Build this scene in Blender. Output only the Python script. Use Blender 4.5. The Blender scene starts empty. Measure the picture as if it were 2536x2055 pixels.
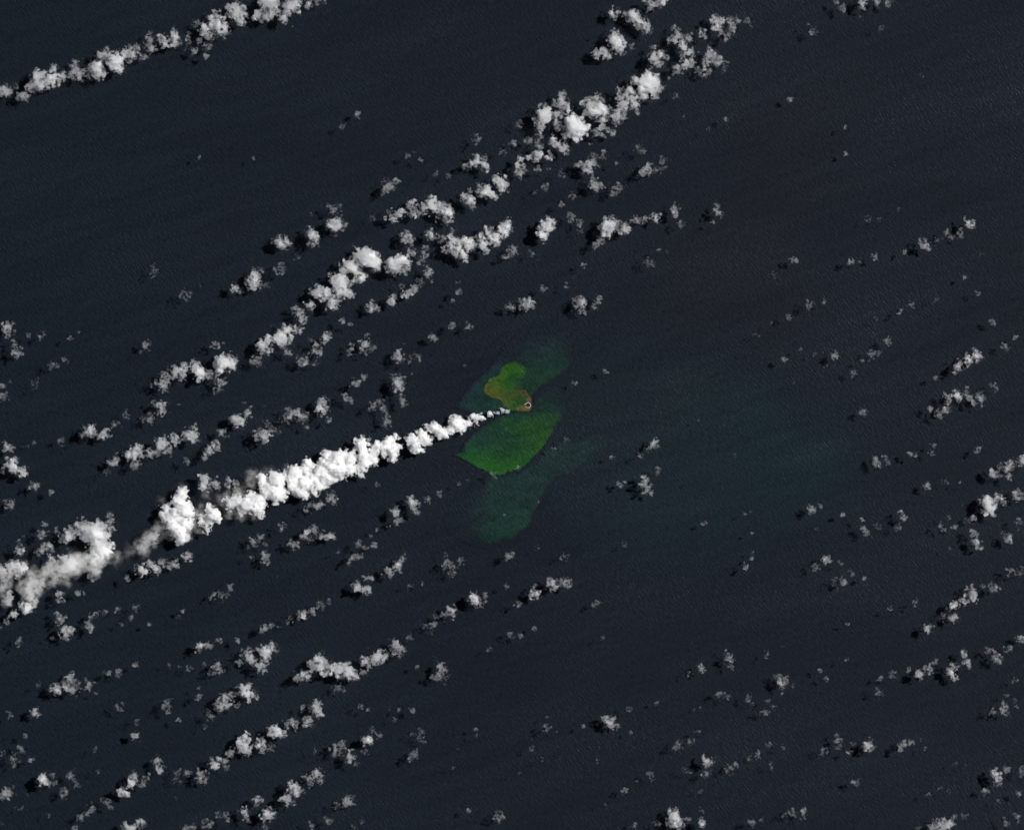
import bpy, bmesh, math, random
import numpy as np

# One Blender unit = one pixel of the 2536 x 2055 photograph (about 15 m on the sea).
# x = px - 1268, y = 1027.5 - py, z = height above the sea.
W, H = 2536.0, 2055.0
CAM_Z = 20000.0
SUN_EL, SUN_AZ = 46.0, 63.5        # height of the sun, compass bearing (clockwise from +y)

scene = bpy.context.scene
col = scene.collection

# ------------------------------------------------------------------ camera, sky, sun, exposure
cam_data = bpy.data.cameras.new('camera')
cam_data.sensor_fit = 'HORIZONTAL'
cam_data.sensor_width = 36.0
cam_data.lens = 36.0 * CAM_Z / W
cam_data.clip_start = 100.0
cam_data.clip_end = 400000.0
cam = bpy.data.objects.new('camera', cam_data)
cam.location = (0, 0, CAM_Z)
col.objects.link(cam)
scene.camera = cam

world = bpy.data.worlds.new('World')
scene.world = world
world.use_nodes = True
wn = world.node_tree.nodes
wn.clear()
sky = wn.new('ShaderNodeTexSky')
sky.sky_type = 'NISHITA'
sky.sun_disc = False
sky.sun_elevation = math.radians(SUN_EL)
sky.sun_rotation = math.radians(SUN_AZ)
sky.altitude = 15000
bg = wn.new('ShaderNodeBackground')
bg.inputs['Strength'].default_value = 0.05
wo = wn.new('ShaderNodeOutputWorld')
world.node_tree.links.new(sky.outputs[0], bg.inputs[0])
world.node_tree.links.new(bg.outputs[0], wo.inputs[0])

sun_data = bpy.data.lights.new('sun', 'SUN')
sun_data.energy = 5.0
sun_data.angle = math.radians(0.53)
sun_data.color = (1.0, 0.98, 0.96)
sun = bpy.data.objects.new('sun', sun_data)
sun.rotation_euler = (math.radians(90 - SUN_EL), 0, math.radians(180 - SUN_AZ))
sun.location = (0, 0, 3000)
col.objects.link(sun)

vs = scene.view_settings
vs.view_transform = 'Standard'
vs.look = 'None'
vs.exposure = 0.08
vs.gamma = 1.0
vs.use_curve_mapping = False

scene.render.engine = 'CYCLES'
cy = scene.cycles
cy.max_bounces = 48
cy.volume_bounces = 40
cy.transparent_max_bounces = 128
cy.diffuse_bounces = 2
cy.glossy_bounces = 2
cy.use_denoising = True
cy.sample_clamp_indirect = 10.0

# ------------------------------------------------------------------ helpers
def X(px): return px - W / 2
def Y(py): return H / 2 - py

def tag(o, label=None, cat=None, group=None, kind=None):
    if label: o['label'] = label
    if cat: o['category'] = cat
    if group: o['group'] = group
    if kind: o['kind'] = kind
    return o

def link(name, me, mat=None, parent=None):
    o = bpy.data.objects.new(name, me)
    if mat is not None: me.materials.append(mat)
    col.objects.link(o)
    if parent is not None: o.parent = parent
    return o

def empty(name, loc):
    o = bpy.data.objects.new(name, None)
    o.empty_display_size = 5
    o.location = loc
    col.objects.link(o)
    return o

def mesh_from(name, verts, quads):
    me = bpy.data.meshes.new(name)
    nv, nf = len(verts), len(quads)
    me.vertices.add(nv)
    me.vertices.foreach_set('co', verts.astype(np.float32).ravel())
    me.loops.add(nf * 4)
    me.loops.foreach_set('vertex_index', quads.astype(np.int32).ravel())
    me.polygons.add(nf)
    me.polygons.foreach_set('loop_start', np.arange(0, nf * 4, 4, dtype=np.int32))
    me.polygons.foreach_set('use_smooth', np.ones(nf, dtype=bool))
    me.update(calc_edges=True)
    return me

class NT:
    def __init__(s, mat):
        mat.use_nodes = True
        s.t = mat.node_tree
        s.t.nodes.clear()
    def n(s, kind, ins=None, **kw):
        nd = s.t.nodes.new(kind)
        for k, v in kw.items(): setattr(nd, k, v)
        for k, v in (ins or {}).items():
            if isinstance(v, bpy.types.NodeSocket): s.t.links.new(v, nd.inputs[k])
            else: nd.inputs[k].default_value = v
        return nd
    def math(s, op, a, b=0.0, c=0.0):
        return s.n('ShaderNodeMath', {0: a, 1: b, 2: c}, operation=op).outputs[0]

def lin(r, g, b):
    f = lambda c: (c / 255 / 12.92) if c <= 10 else ((c / 255 + 0.055) / 1.055) ** 2.4
    return (f(r), f(g), f(b))

# ------------------------------------------------------------------ sea
SEA_GAIN = 0.82      # photographed sea colour (linear) -> albedo under this sun

def sea_surface(nt, base_socket, rough=0.35):
    """Wind-ruffled water: fine wavelets slanting down to the right, long faint wind rows across them."""
    pos = nt.n('ShaderNodeNewGeometry').outputs['Position']
    def streak(ang, s_along, s_across, detail, seed):
        m = nt.n('ShaderNodeMapping', {'Vector': pos, 'Rotation': (0, 0, ang), 'Location': (seed, seed * .37, 0)})
        m2 = nt.n('ShaderNodeMapping', {'Vector': m.outputs[0], 'Scale': (s_along, s_across, 0.0)})
        return nt.n('ShaderNodeTexNoise', {'Vector': m2.outputs[0], 'Scale': 1.0, 'Detail': detail, 'Roughness': 0.55}).outputs[0]
    w1 = streak(math.radians(50), 0.075, 0.24, 2.0, 13.0)
    w2 = streak(math.radians(40), 0.15, 0.33, 1.0, 71.0)
    patch = streak(math.radians(-18), 0.0016, 0.004, 2.0, 5.0)
    rows = streak(math.radians(-17), 0.0035, 0.035, 3.0, 29.0)
    hgt = nt.math('ADD', nt.math('MULTIPLY', w1, 1.0), nt.math('MULTIPLY', w2, 0.55))
    amp = nt.math('MULTIPLY_ADD', patch, 1.6, 0.2)
    bump = nt.n('ShaderNodeBump', {'Height': nt.math('MULTIPLY', hgt, amp), 'Strength': 1.0, 'Distance': BUMP})
    # colour: long wind rows and broad drifts change the water by a few percent
    k = nt.math('MULTIPLY_ADD', rows, 0.5, 0.75)
    k = nt.math('MULTIPLY', k, nt.math('MULTIPLY_ADD', patch, 0.36, 0.82))
    k = nt.math('MULTIPLY', k, nt.math('MULTIPLY_ADD', hgt, 1.25, 0.04))  # wavelets: sun glitter put into the colour, along with foam streaks
    mul = nt.n('ShaderNodeVectorMath', {0: base_socket, 1: k}, operation='MULTIPLY')
    comb = nt.n('ShaderNodeCombineXYZ', {0: k, 1: k, 2: k})
    nt.t.links.new(comb.outputs[0], mul.inputs[1])
    return nt.n('ShaderNodeBsdfPrincipled', {'Base Color': mul.outputs[0], 'Roughness': rough, 'IOR': 1.33,
                'Specular IOR Level': 0.12, 'Normal': bump.outputs[0]}).outputs[0]
BUMP = 0.9

m_sea = bpy.data.materials.new('sea_water')
nt = NT(m_sea)
SEA_W, SEA_E = np.array(lin(23.8, 30.2, 39)), np.array(lin(27.2, 32.5, 40.3))     # darkest in the west
def sea_rgb(px):
    t = np.clip(px / W, 0, 1)[..., None]
    return SEA_W * (1 - t) + SEA_E * t
px_ = nt.n('ShaderNodeSeparateXYZ', {0: nt.n('ShaderNodeNewGeometry').outputs['Position']}).outputs[0]
tt = nt.n('ShaderNodeMapRange', {'Value': px_, 'From Min': -W / 2, 'From Max': W / 2}).outputs[0]
rgb = nt.n('ShaderNodeCombineXYZ', {k: nt.math('MULTIPLY_ADD', tt, float((SEA_E - SEA_W)[k] * SEA_GAIN), float(SEA_W[k] * SEA_GAIN)) for k in range(3)}).outputs[0]
nt.n('ShaderNodeOutputMaterial', {'Surface': sea_surface(nt, rgb)})

S = 120000.0
me = bpy.data.meshes.new('sea')
me.from_pydata([(-S, -S, 0), (S, -S, 0), (S, S, 0), (-S, S, 0)], [], [(0, 1, 2, 3)])
sea = link('sea', me, m_sea)
tag(sea, 'dark blue open ocean ruffled by fine wind waves', 'sea', kind='structure')

# ------------------------------------------------------------------ sediment in the water
m_sed = bpy.data.materials.new('discoloured_water')
nt = NT(m_sed)
tint = nt.n('ShaderNodeAttribute', attribute_name='Tint')
nt.n('ShaderNodeOutputMaterial', {'Surface': sea_surface(nt, tint.outputs['Color'])})

DRIFTS = []          # (function px, py -> cover, colour) of the drifts laid so far

rng = np.random.default_rng(7)

def smooth_noise2(x, y, lam, seed):
    """value noise, bicubic-ish, in [-1, 1]"""
    r = np.random.default_rng(seed)
    tab = r.uniform(-1, 1, (64, 64))
    u, v = x / lam, y / lam
    i, j = np.floor(u).astype(int), np.floor(v).astype(int)
    fu, fv = u - i, v - j
    fu, fv = fu * fu * (3 - 2 * fu), fv * fv * (3 - 2 * fv)
    g = lambda a, b: tab[a % 64, b % 64]
    return (g(i, j) * (1 - fu) * (1 - fv) + g(i + 1, j) * fu * (1 - fv) + g(i, j + 1) * (1 - fu) * fv + g(i + 1, j + 1) * fu * fv)

def poly_sd(px, py, poly):
    """signed distance to a closed outline, positive inside"""
    d = np.full(px.shape, 1e9)
    inside = np.zeros(px.shape, bool)
    n = len(poly)
    for a in range(n):
        x0, y0 = poly[a]
        x1, y1 = poly[(a + 1) % n]
        ex, ey = x1 - x0, y1 - y0
        t = np.clip(((px - x0) * ex + (py - y0) * ey) / (ex * ex + ey * ey + 1e-9), 0, 1)
        d = np.minimum(d, np.hypot(px - x0 - t * ex, py - y0 - t * ey))
        c = ((y0 > py) != (y1 > py)) & (px < (x1 - x0) * (py - y0) / (y1 - y0 + 1e-12) + x0)
        inside ^= c
    return np.where(inside, d, -d)

def sediment(name, label, poly, tints, z, step, feather, group=None, warp=(0, 10), alpha=1.0, soft=None, mottle=0.17):
    """One drift of discoloured water: a sheet on the sea cut to its outline.
    tints: (px, py, radius, (r, g, b) of the photograph); feather: px from the outline to full cover;
    soft: (px, py, feather) anchors where the outline is softer or harder."""
    xs = [p[0] for p in poly]
    ys = [p[1] for p in poly]
    gx = np.arange(min(xs) - 3 * step, max(xs) + 4 * step, step)
    gy = np.arange(min(ys) - 3 * step, max(ys) + 4 * step, step)
    PX, PY = np.meshgrid(gx, gy)

    def evaluate(PX, PY):
        qx = PX + warp[0] * (smooth_noise2(PX, PY, warp[1], 3) + 0.6 * smooth_noise2(PX, PY, warp[1] * .45, 4) + 0.3 * smooth_noise2(PX, PY, warp[1] * .2, 14))
        qy = PY + warp[0] * (smooth_noise2(PX, PY, warp[1], 5) + 0.6 * smooth_noise2(PX, PY, warp[1] * .45, 6) + 0.3 * smooth_noise2(PX, PY, warp[1] * .2, 16))
        sd = poly_sd(qx, qy, poly)
        F = np.full(PX.shape, float(feather))
        if soft:
            wsum = np.zeros(PX.shape) + 1e-9
            F[:] = 0
            for (sx, sy, f) in soft:
                w = 1.0 / (1.0 + ((PX - sx) ** 2 + (PY - sy) ** 2)) ** 1.5
                F += w * f
                wsum += w
            F /= wsum
        t = np.clip(sd / F, 0, 1)
        A = t * t * (3 - 2 * t) * alpha
        num = np.zeros(PX.shape + (3,))
        den = np.zeros(PX.shape) + 1e-12
        for (tx, ty, rr, c) in tints:
            w = np.exp(-((qx - tx) ** 2 + (qy - ty) ** 2) / (rr * rr)) + 1e-9 / (1 + (qx - tx) ** 2 + (qy - ty) ** 2)
            num += w[..., None] * np.array(lin(*c))
            den += w
        C = num / den[..., None]
        curl = smooth_noise2(qx * 1.0 + 9 * smooth_noise2(PX, PY, 40, 31), qy * 2.2 + 9 * smooth_noise2(PX, PY, 40, 32), 22, 8)
        C = C * (1 + mottle * (curl + 0.6 * smooth_noise2(PX + PY, PY * 1.5, 9, 9)))[..., None]
        return A, C

    A, C = evaluate(PX, PY)
    base = sea_rgb(PX)
    for f in DRIFTS:
        a_, c_ = f(PX, PY)
        base = base * (1 - a_[..., None]) + c_ * a_[..., None]
    DRIFTS.append(evaluate)
    C = (base * (1 - A[..., None]) + C * A[..., None]) * SEA_GAIN
    keep = (A[:-1, :-1] > 0) | (A[1:, :-1] > 0) | (A[:-1, 1:] > 0) | (A[1:, 1:] > 0)
    idx = np.arange(PX.size).reshape(PX.shape)
    q = np.stack([idx[1:, :-1], idx[1:, 1:], idx[:-1, 1:], idx[:-1, :-1]], -1)[keep]
    used, inv = np.unique(q, return_inverse=True)
    q = inv.reshape(-1, 4)
    V = np.stack([X(PX), Y(PY), np.zeros(PX.shape) + z], -1).reshape(-1, 3)[used]
    cx, cy_ = V[:, 0].mean(), V[:, 1].mean()
    V = V - np.array([cx, cy_, 0])
    me = mesh_from(name, V, q)
    ca = me.attributes.new('Tint', 'FLOAT_COLOR', 'POINT')
    c4 = np.concatenate([C.reshape(-1, 3)[used], np.ones((len(used), 1))], 1)
    ca.data.foreach_set('color', c4.astype(np.float32).ravel())
    o = link(name, me, m_sed)
    o.location = (cx, cy_, 0)
    tag(o, label, 'discoloured water', group)
    return o

def c4(pts):   # outline read from the enlarged crop (1120,780)-(1520,1200)
    return [(1120 + x / 4.1325, 780 + y / 4.1325) for x, y in pts]
def c5(pts):   # outline read from the middle tile (843,683)
    return [(843 + x * .39738, 683 + y * .39738) for x, y in pts]
def cv(pts):   # outline read from the enlarged view (1100,780)-(1600,1400)
    return [(1100 + x * .35714, 780 + y * .35714) for x, y in pts]
def TV(l): return [(1100 + x * .35714, 780 + y * .35714, r * .35714, c) for x, y, r, c in l]
def SV(l): return [(1100 + x * .35714, 780 + y * .35714, f) for x, y, f in l]
def T4(l): return [(1120 + x / 4.1325, 780 + y / 4.1325, r / 4.1325, c) for x, y, r, c in l]
def T5(l): return [(843 + x * .39738, 683 + y * .39738, r * .39738, c) for x, y, r, c in l]
def S4(l): return [(1120 + x / 4.1325, 780 + y / 4.1325, f) for x, y, f in l]

GR = 'drifts of discoloured water around the island'
DEEP = (30, 35, 47)
sediment('sediment_drift', 'very faint brownish tinge in the open water of the upper right',
    [(1380,860),(1480,640),(1640,420),(1760,140),(2000,60),(2240,160),(2240,420),(2120,640),(2140,860),(2020,1000),(1800,960),(1560,960)],
    [(1850,840,260,(29.5,33,38.5)), (1900,400,300,(29,32.5,39)), (1550,850,160,(28,33,40))], 0.30, 26, 300, GR, (40,120), 0.8, None, 0.03)
sediment('sediment_drift', 'broad faint teal haze in the water, right of the island and far from it',
    [(1250,900),(1400,820),(1600,800),(1780,830),(1960,930),(2120,1010),(2200,1150),(2150,1280),(1980,1370),(1760,1440),(1540,1440),(1380,1340),(1320,1160)],
    [(1500,960,140,(27,36,42)), (1690,960,60,(27,38,41)), (1980,1150,150,(25,39,45)), (1750,1200,180,(26,37.5,43.5)), (1560,1330,150,(26,37,43)), (1420,1150,120,(27,36,42))], 0.60, 16, 150, GR, (30,90), 0.9, None, 0.04)
sediment('sediment_drift', 'dim teal tongue of water trailing below the green patch',
    cv([(330,1100),(440,1095),(530,1070),(620,1000),(720,910),(830,850),(960,800),(1100,790),(1210,850),(1150,940),(1020,1025),(880,1083),(780,1130),(710,1190),(660,1280),(630,1380),(570,1470),(480,1540),(380,1580),(270,1597),(150,1575),(50,1520),(-10,1430),(50,1300),(180,1190)]),
    TV([(980,920,200,(28,42,44)), (640,1100,170,(28,45,46)), (480,1440,170,(28,52,44)), (320,1545,110,(27,51,44)), (110,1400,190,(26,34,41)), (400,1260,170,(28,46,46))]), 0.90, 3.5, 12, GR, (4,26), 1.0,
    SV([(880,1080,9),(710,1190,8),(630,1380,6),(480,1540,8),(330,1590,12),(170,1570,60),(20,1450,110),(60,1300,110),(150,1200,60),(1170,900,60),(960,810,45),(400,1110,12),(720,940,14)]))
sediment('sediment_drift', 'dark teal water haloing the olive patch on its upper and left sides',
    cv([(70,640),(100,590),(150,525),(220,445),(300,390),(345,330),(390,240),(480,150),(620,80),(790,70),(910,130),(945,220),(885,325),(830,395),(760,445),(690,495),(640,530),(600,580),(560,630),(480,665),(380,690),(300,697),(220,695),(180,675),(125,662)]),
    TV([(600,150,160,(26,34,41)), (860,170,130,(27,35,41)), (640,250,80,(28,43,47)), (720,340,120,(28,52,44)), (640,440,90,(27,53,42)), (300,470,110,(28,47,49)), (170,580,90,(27,45,48)), (300,620,100,(27,51,44)), (540,600,60,(27,48,43))]), 1.20, 2.5, 14, GR, (3,20), 1.0,
    SV([(100,630,14),(150,520,8),(300,380,8),(380,240,40),(500,140,70),(700,70,80),(930,180,70),(915,260,30),(880,330,12),(760,445,9),(640,530,8),(220,695,5),(400,690,6)]))
sediment('sediment_patch', 'big bright green patch of water below the island, sharp along its lower edge',
    cv([(68,973),(118,945),(140,900),(190,830),(270,765),(380,695),(480,665),(600,655),(620,600),(640,540),(700,490),(790,490),(850,560),(855,650),(812,730),(762,820),(700,900),(642,970),(580,1030),(520,1076),(440,1100),(340,1112),(280,1085),(220,1050),(160,1010),(110,986)]),
    TV([(340,1065,100,(32,80,29)), (180,985,80,(32,76,35)), (540,1015,90,(32,74,29)), (670,890,80,(37,70,31)), (740,780,70,(32,60,35)), (400,960,90,(26,57,39)), (250,880,80,(25,51,44)), (140,930,50,(26,55,44)),
        (540,900,90,(27,57,38)), (430,800,80,(25,52,41)), (700,640,70,(26,47,40)), (800,590,60,(26,39,41)), (690,540,50,(26,39,42))]), 1.50, 2.0, 6, GR, (2.2,12), 1.0,
    SV([(70,973,4),(160,1010,3),(280,1085,3),(340,1112,3),(520,1076,5),(580,1030,5),(642,970,6),(700,900,6),(812,730,12),(855,640,26),(820,520,30),(700,490,28),(620,600,16),(480,665,10),(270,765,12),(140,900,9)]))
sediment('sediment_patch', 'small green lobe just below the first steam puffs and the island',
    cv([(380,705),(395,770),(440,812),(480,834),(530,838),(600,822),(680,780),(740,710),(740,650),(640,675),(580,700),(540,740),(480,720),(440,690)]),
    TV([(450,780,60,(28,62,37)), (560,800,70,(29,63,33)), (690,720,60,(29,57,35))]), 1.65, 1.8, 5, GR, (2.0,10), 0.8,
    SV([(395,770,4),(480,834,3),(600,822,3),(740,690,18),(640,680,10),(480,710,9)]))
sediment('sediment_patch', 'olive patch of murky water on the upper left of the island',
    c4([(470,605),(490,550),(520,515),(560,488),(620,470),(690,484),(740,518),(768,565),(760,620),(725,680),(735,745),(775,785),(812,850),(826,910),(812,960),(775,983),(700,990),(640,988),(570,957),(525,928),(505,885),(480,866),(420,857),(350,822),(318,775),(328,712),(375,655),(430,625)]),
    T4([(600,560,110,(40,78,28)), (700,560,60,(40,76,31)), (450,700,90,(58,84,31)), (370,790,70,(73,78,36)), (440,820,60,(75,80,38)), (560,840,60,(62,73,36)), (560,720,70,(36,76,32)),
        (620,660,50,(23,59,36)), (690,690,50,(27,55,38)), (700,850,60,(29,60,36)), (660,790,50,(60,67,38)), (740,800,34,(79,69,44)), (790,870,26,(82,74,50)), (810,930,24,(73,74,41)), (620,910,70,(47,76,34)),
        (560,940,34,(73,84,42)), (740,960,36,(88,84,42)), (670,975,30,(74,80,44))]), 1.80, 1.8, 4, GR, (1.6,9), 1.0,
    S4([(400,850,2),(320,770,2),(480,860,2),(560,950,2),(800,960,3),(825,900,4),(790,800,4),(470,600,6),(600,470,8),(760,560,9),(740,680,12),(380,650,4)]))

# ------------------------------------------------------------------ island
IX, IY = X(1308.0), Y(1003.3)
def stone(name, c0, c1, scale, rough=0.95):
    m = bpy.data.materials.new(name)
    nt = NT(m)
    pos = nt.n('ShaderNodeNewGeometry').outputs['Position']
    no = nt.n('ShaderNodeTexNoise', {'Vector': pos, 'Scale': scale, 'Detail': 4.0}).outputs[0]
    mx = nt.n('ShaderNodeMix', {'Factor': no}, data_type='RGBA')
    mx.inputs[6].default_value = (*c0, 1); mx.inputs[7].default_value = (*c1, 1)
    bp = nt.n('ShaderNodeBump', {'Height': no, 'Strength': 0.6, 'Distance': 0.4}).outputs[0]
    nt.n('ShaderNodeOutputMaterial', {'Surface': nt.n('ShaderNodeBsdfPrincipled', {'Base Color': mx.outputs[2], 'Roughness': rough, 'Normal': bp}).outputs[0]})
    return m
m_rock = stone('basalt_rock', (0.012, 0.009, 0.007), (0.035, 0.026, 0.02), 0.9)
m_crater = stone('crater_ash', (0.006, 0.005, 0.004), (0.02, 0.014, 0.01), 1.3)
m_foam = stone('surf_foam', (0.30, 0.28, 0.24), (0.55, 0.53, 0.48), 0.8)

def ring_mesh(name, prof, n, jit, seed, skip=None, tilt=0.0):
    """a ring of revolution with an uneven outline; prof: (radius, z)"""
    r = np.random.default_rng(seed)
    a = np.linspace(0, 2 * math.pi, n, endpoint=False)
    wob = 1 + jit * (np.sin(3 * a + 1.1) * .6 + np.sin(5 * a + 2.3) * .5 + r.uniform(-.6, .6, n))
    V = []
    for (rad, z) in prof:
        V.append(np.stack([np.cos(a) * rad * wob, np.sin(a) * rad * wob * 1.03, z + (0 if z <= 0 else 1) * tilt * r.uniform(-.3, .3, n)], -1))
    V = np.concatenate(V)
    Q = []
    for k in range(len(prof) - 1):
        for i in range(n):
            if skip and skip(a[i]): continue
            j = (i + 1) % n
            Q.append((k * n + i, k * n + j, (k + 1) * n + j, (k + 1) * n + i))
    return mesh_from(name, V, np.array(Q))

island = empty('volcanic_island', (IX, IY, 0))
tag(island, 'tiny round black volcanic island ringed by white surf, at the steam plume\'s right end', 'island')
link('cone', ring_mesh('cone', [(5.6, -0.5), (5.5, 2.1), (5.0, 2.9), (4.4, 3.6), (3.7, 4.1), (3.2, 4.0)], 40, 0.04, 1, tilt=1.0), m_rock, island)
link('crater', ring_mesh('crater', [(3.2, 4.0), (2.4, 3.0), (1.2, 2.4), (0.05, 2.3)], 24, 0.03, 2), m_crater, island)
gap = lambda t: abs(t - math.pi * 1.03) < 0.32
link('surf_ring', ring_mesh('surf_ring', [(5.3, 2.05), (5.6, 2.35), (6.2, 2.3), (6.7, 2.0)], 56, 0.03, 3, skip=gap), m_foam, island)
def foam_streak(pts, w, seed):
    r = np.random.default_rng(seed)
    V, Q = [], []
    n = len(pts)
    for i, (x, y) in enumerate(pts):
        ww = w * (0.35 + 0.65 * math.sin(math.pi * (i + .5) / n)) * r.uniform(.8, 1.2)
        V += [(x, y - ww, 2.05), (x, y - ww * .4, 2.3), (x, y + ww * .4, 2.3), (x, y + ww, 2.05)]
    for i in range(n - 1):
        for k in range(3):
            Q.append((i * 4 + k + 1, i * 4 + k, i * 4 + 4 + k, i * 4 + 5 + k))
    return mesh_from('foam_streak', np.array(V), np.array(Q))
link('foam_streak', foam_streak([(-9.3, 2.3), (-8.0, 2.35), (-6.6, 2.2), (-5.0, 2.6)], 0.85, 5), m_foam, island)
link('foam_streak', foam_streak([(-6.6, -4.2), (-5.6, -3.6), (-4.6, -3.9)], 0.95, 6), m_foam, island)

# ------------------------------------------------------------------ cloud shapes
VX = 2.1                      # sampling of the cloud shapes, px
NV = 90                       # tile of solid noise, NV * VX px wide

def spectral(n, lo, hi, beta, seed):
    r = np.random.default_rng(seed)
    f = np.fft.fftfreq(n)
    fx, fy, fz = np.meshgrid(f, f, f, indexing='ij')
    k = np.sqrt(fx * fx + fy * fy + fz * fz)
    a = np.where((k > lo) & (k < hi), 1.0 / np.maximum(k, 1e-6) ** beta, 0)
    v = np.real(np.fft.ifftn(np.fft.fftn(r.standard_normal((n, n, n))) * a))
    return (v / v.std()).astype(np.float32)

def worley(n, cell, seed):
    """distance to the nearest of one jittered point per cell, tiling, in cells"""
    r = np.random.default_rng(seed)
    m = n // cell
    P = r.uniform(0.05, 0.95, (m, m, m, 3)).astype(np.float32)
    g = (np.arange(m * cell) + 0.5) / cell
    gi = np.floor(g).astype(int)
    gf = (g - gi).astype(np.float32)
    best = np.full((m * cell,) * 3, 9.0, np.float32)
    for dx in (-1, 0, 1):
        for dy in (-1, 0, 1):
            for dz in (-1, 0, 1):
                Q = P[np.ix_((gi + dx) % m, (gi + dy) % m, (gi + dz) % m)]
                d = (Q[..., 0] + dx - gf[:, None, None]) ** 2 + (Q[..., 1] + dy - gf[None, :, None]) ** 2 + (Q[..., 2] + dz - gf[None, None, :]) ** 2
                np.minimum(best, d, out=best)
    return np.sqrt(best)

N_FBM = spectral(NV, 1.0 / 14, 0.45, 1.4, 11)                     # ragged detail, about 20 px and finer
N_FINE = spectral(NV, 0.12, 0.5, 1.0, 12)
N_BIL = 0.55 - worley(NV, 5, 21)                                  # billows about 10 px across
N_BIL2 = 0.55 - worley(NV, 3, 22)                                 # and about 6 px
N_BIG = spectral(NV, 1.0 / 60, 0.12, 1.6, 13)

def block(vol, off, shape):
    return vol[np.ix_(*[(off[a] + np.arange(shape[a])) % NV for a in range(3)])]

def surface_nets(F, org, h):
    """closed surface F = 0 (F > 0 inside) as quads facing outward"""
    s = F > 0
    nx, ny, nz = F.shape
    cs = np.zeros((nx - 1, ny - 1, nz - 1), np.int8)
    for a in (0, 1):
        for b_ in (0, 1):
            for c in (0, 1):
                cs += s[a:nx - 1 + a, b_:ny - 1 + b_, c:nz - 1 + c]
    act = (cs > 0) & (cs < 8)
    ids = np.full(act.shape, -1, np.int64)
    I = np.argwhere(act)
    if len(I) == 0: return None, None
    ids[act] = np.arange(len(I))
    acc = np.zeros((len(I), 3))
    cnt = np.zeros(len(I))
    corners = [(a, b_, c) for a in (0, 1) for b_ in (0, 1) for c in (0, 1)]
    for p in corners:
        for ax in range(3):
            if p[ax] == 1: continue
            q = list(p); q[ax] = 1
            f0 = F[I[:, 0] + p[0], I[:, 1] + p[1], I[:, 2] + p[2]]
            f1 = F[I[:, 0] + q[0], I[:, 1] + q[1], I[:, 2] + q[2]]
            cr = (f0 > 0) != (f1 > 0)
            t = np.where(cr, f0 / np.where(cr, f0 - f1, 1), 0)
            pt = np.tile(np.array(p, float), (len(I), 1))
            pt[:, ax] += t
            acc[cr] += pt[cr]
            cnt[cr] += 1
    V = org + (I + acc / cnt[:, None]) * h
    quads = []
    for ax in range(3):
        u, v = (ax + 1) % 3, (ax + 2) % 3
        sl0 = [slice(None)] * 3; sl1 = [slice(None)] * 3
        sl0[ax] = slice(0, -1); sl1[ax] = slice(1, None)
        a, b_ = s[tuple(sl0)], s[tuple(sl1)]
        for flip in (False, True):
            E = np.argwhere((a & ~b_) if not flip else (~a & b_))
            E = E[(E[:, u] > 0) & (E[:, v] > 0) & (E[:, u] < F.shape[u] - 1) & (E[:, v] < F.shape[v] - 1)]
            def cid(du, dv):
                K = E.copy()
                K[:, u] += du; K[:, v] += dv
                return ids[K[:, 0], K[:, 1], K[:, 2]]
            q = np.stack([cid(-1, -1), cid(0, -1), cid(0, 0), cid(-1, 0)], -1)
            if flip: q = q[:, ::-1]
            quads.append(q)
    return V, np.concatenate(quads)

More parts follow.
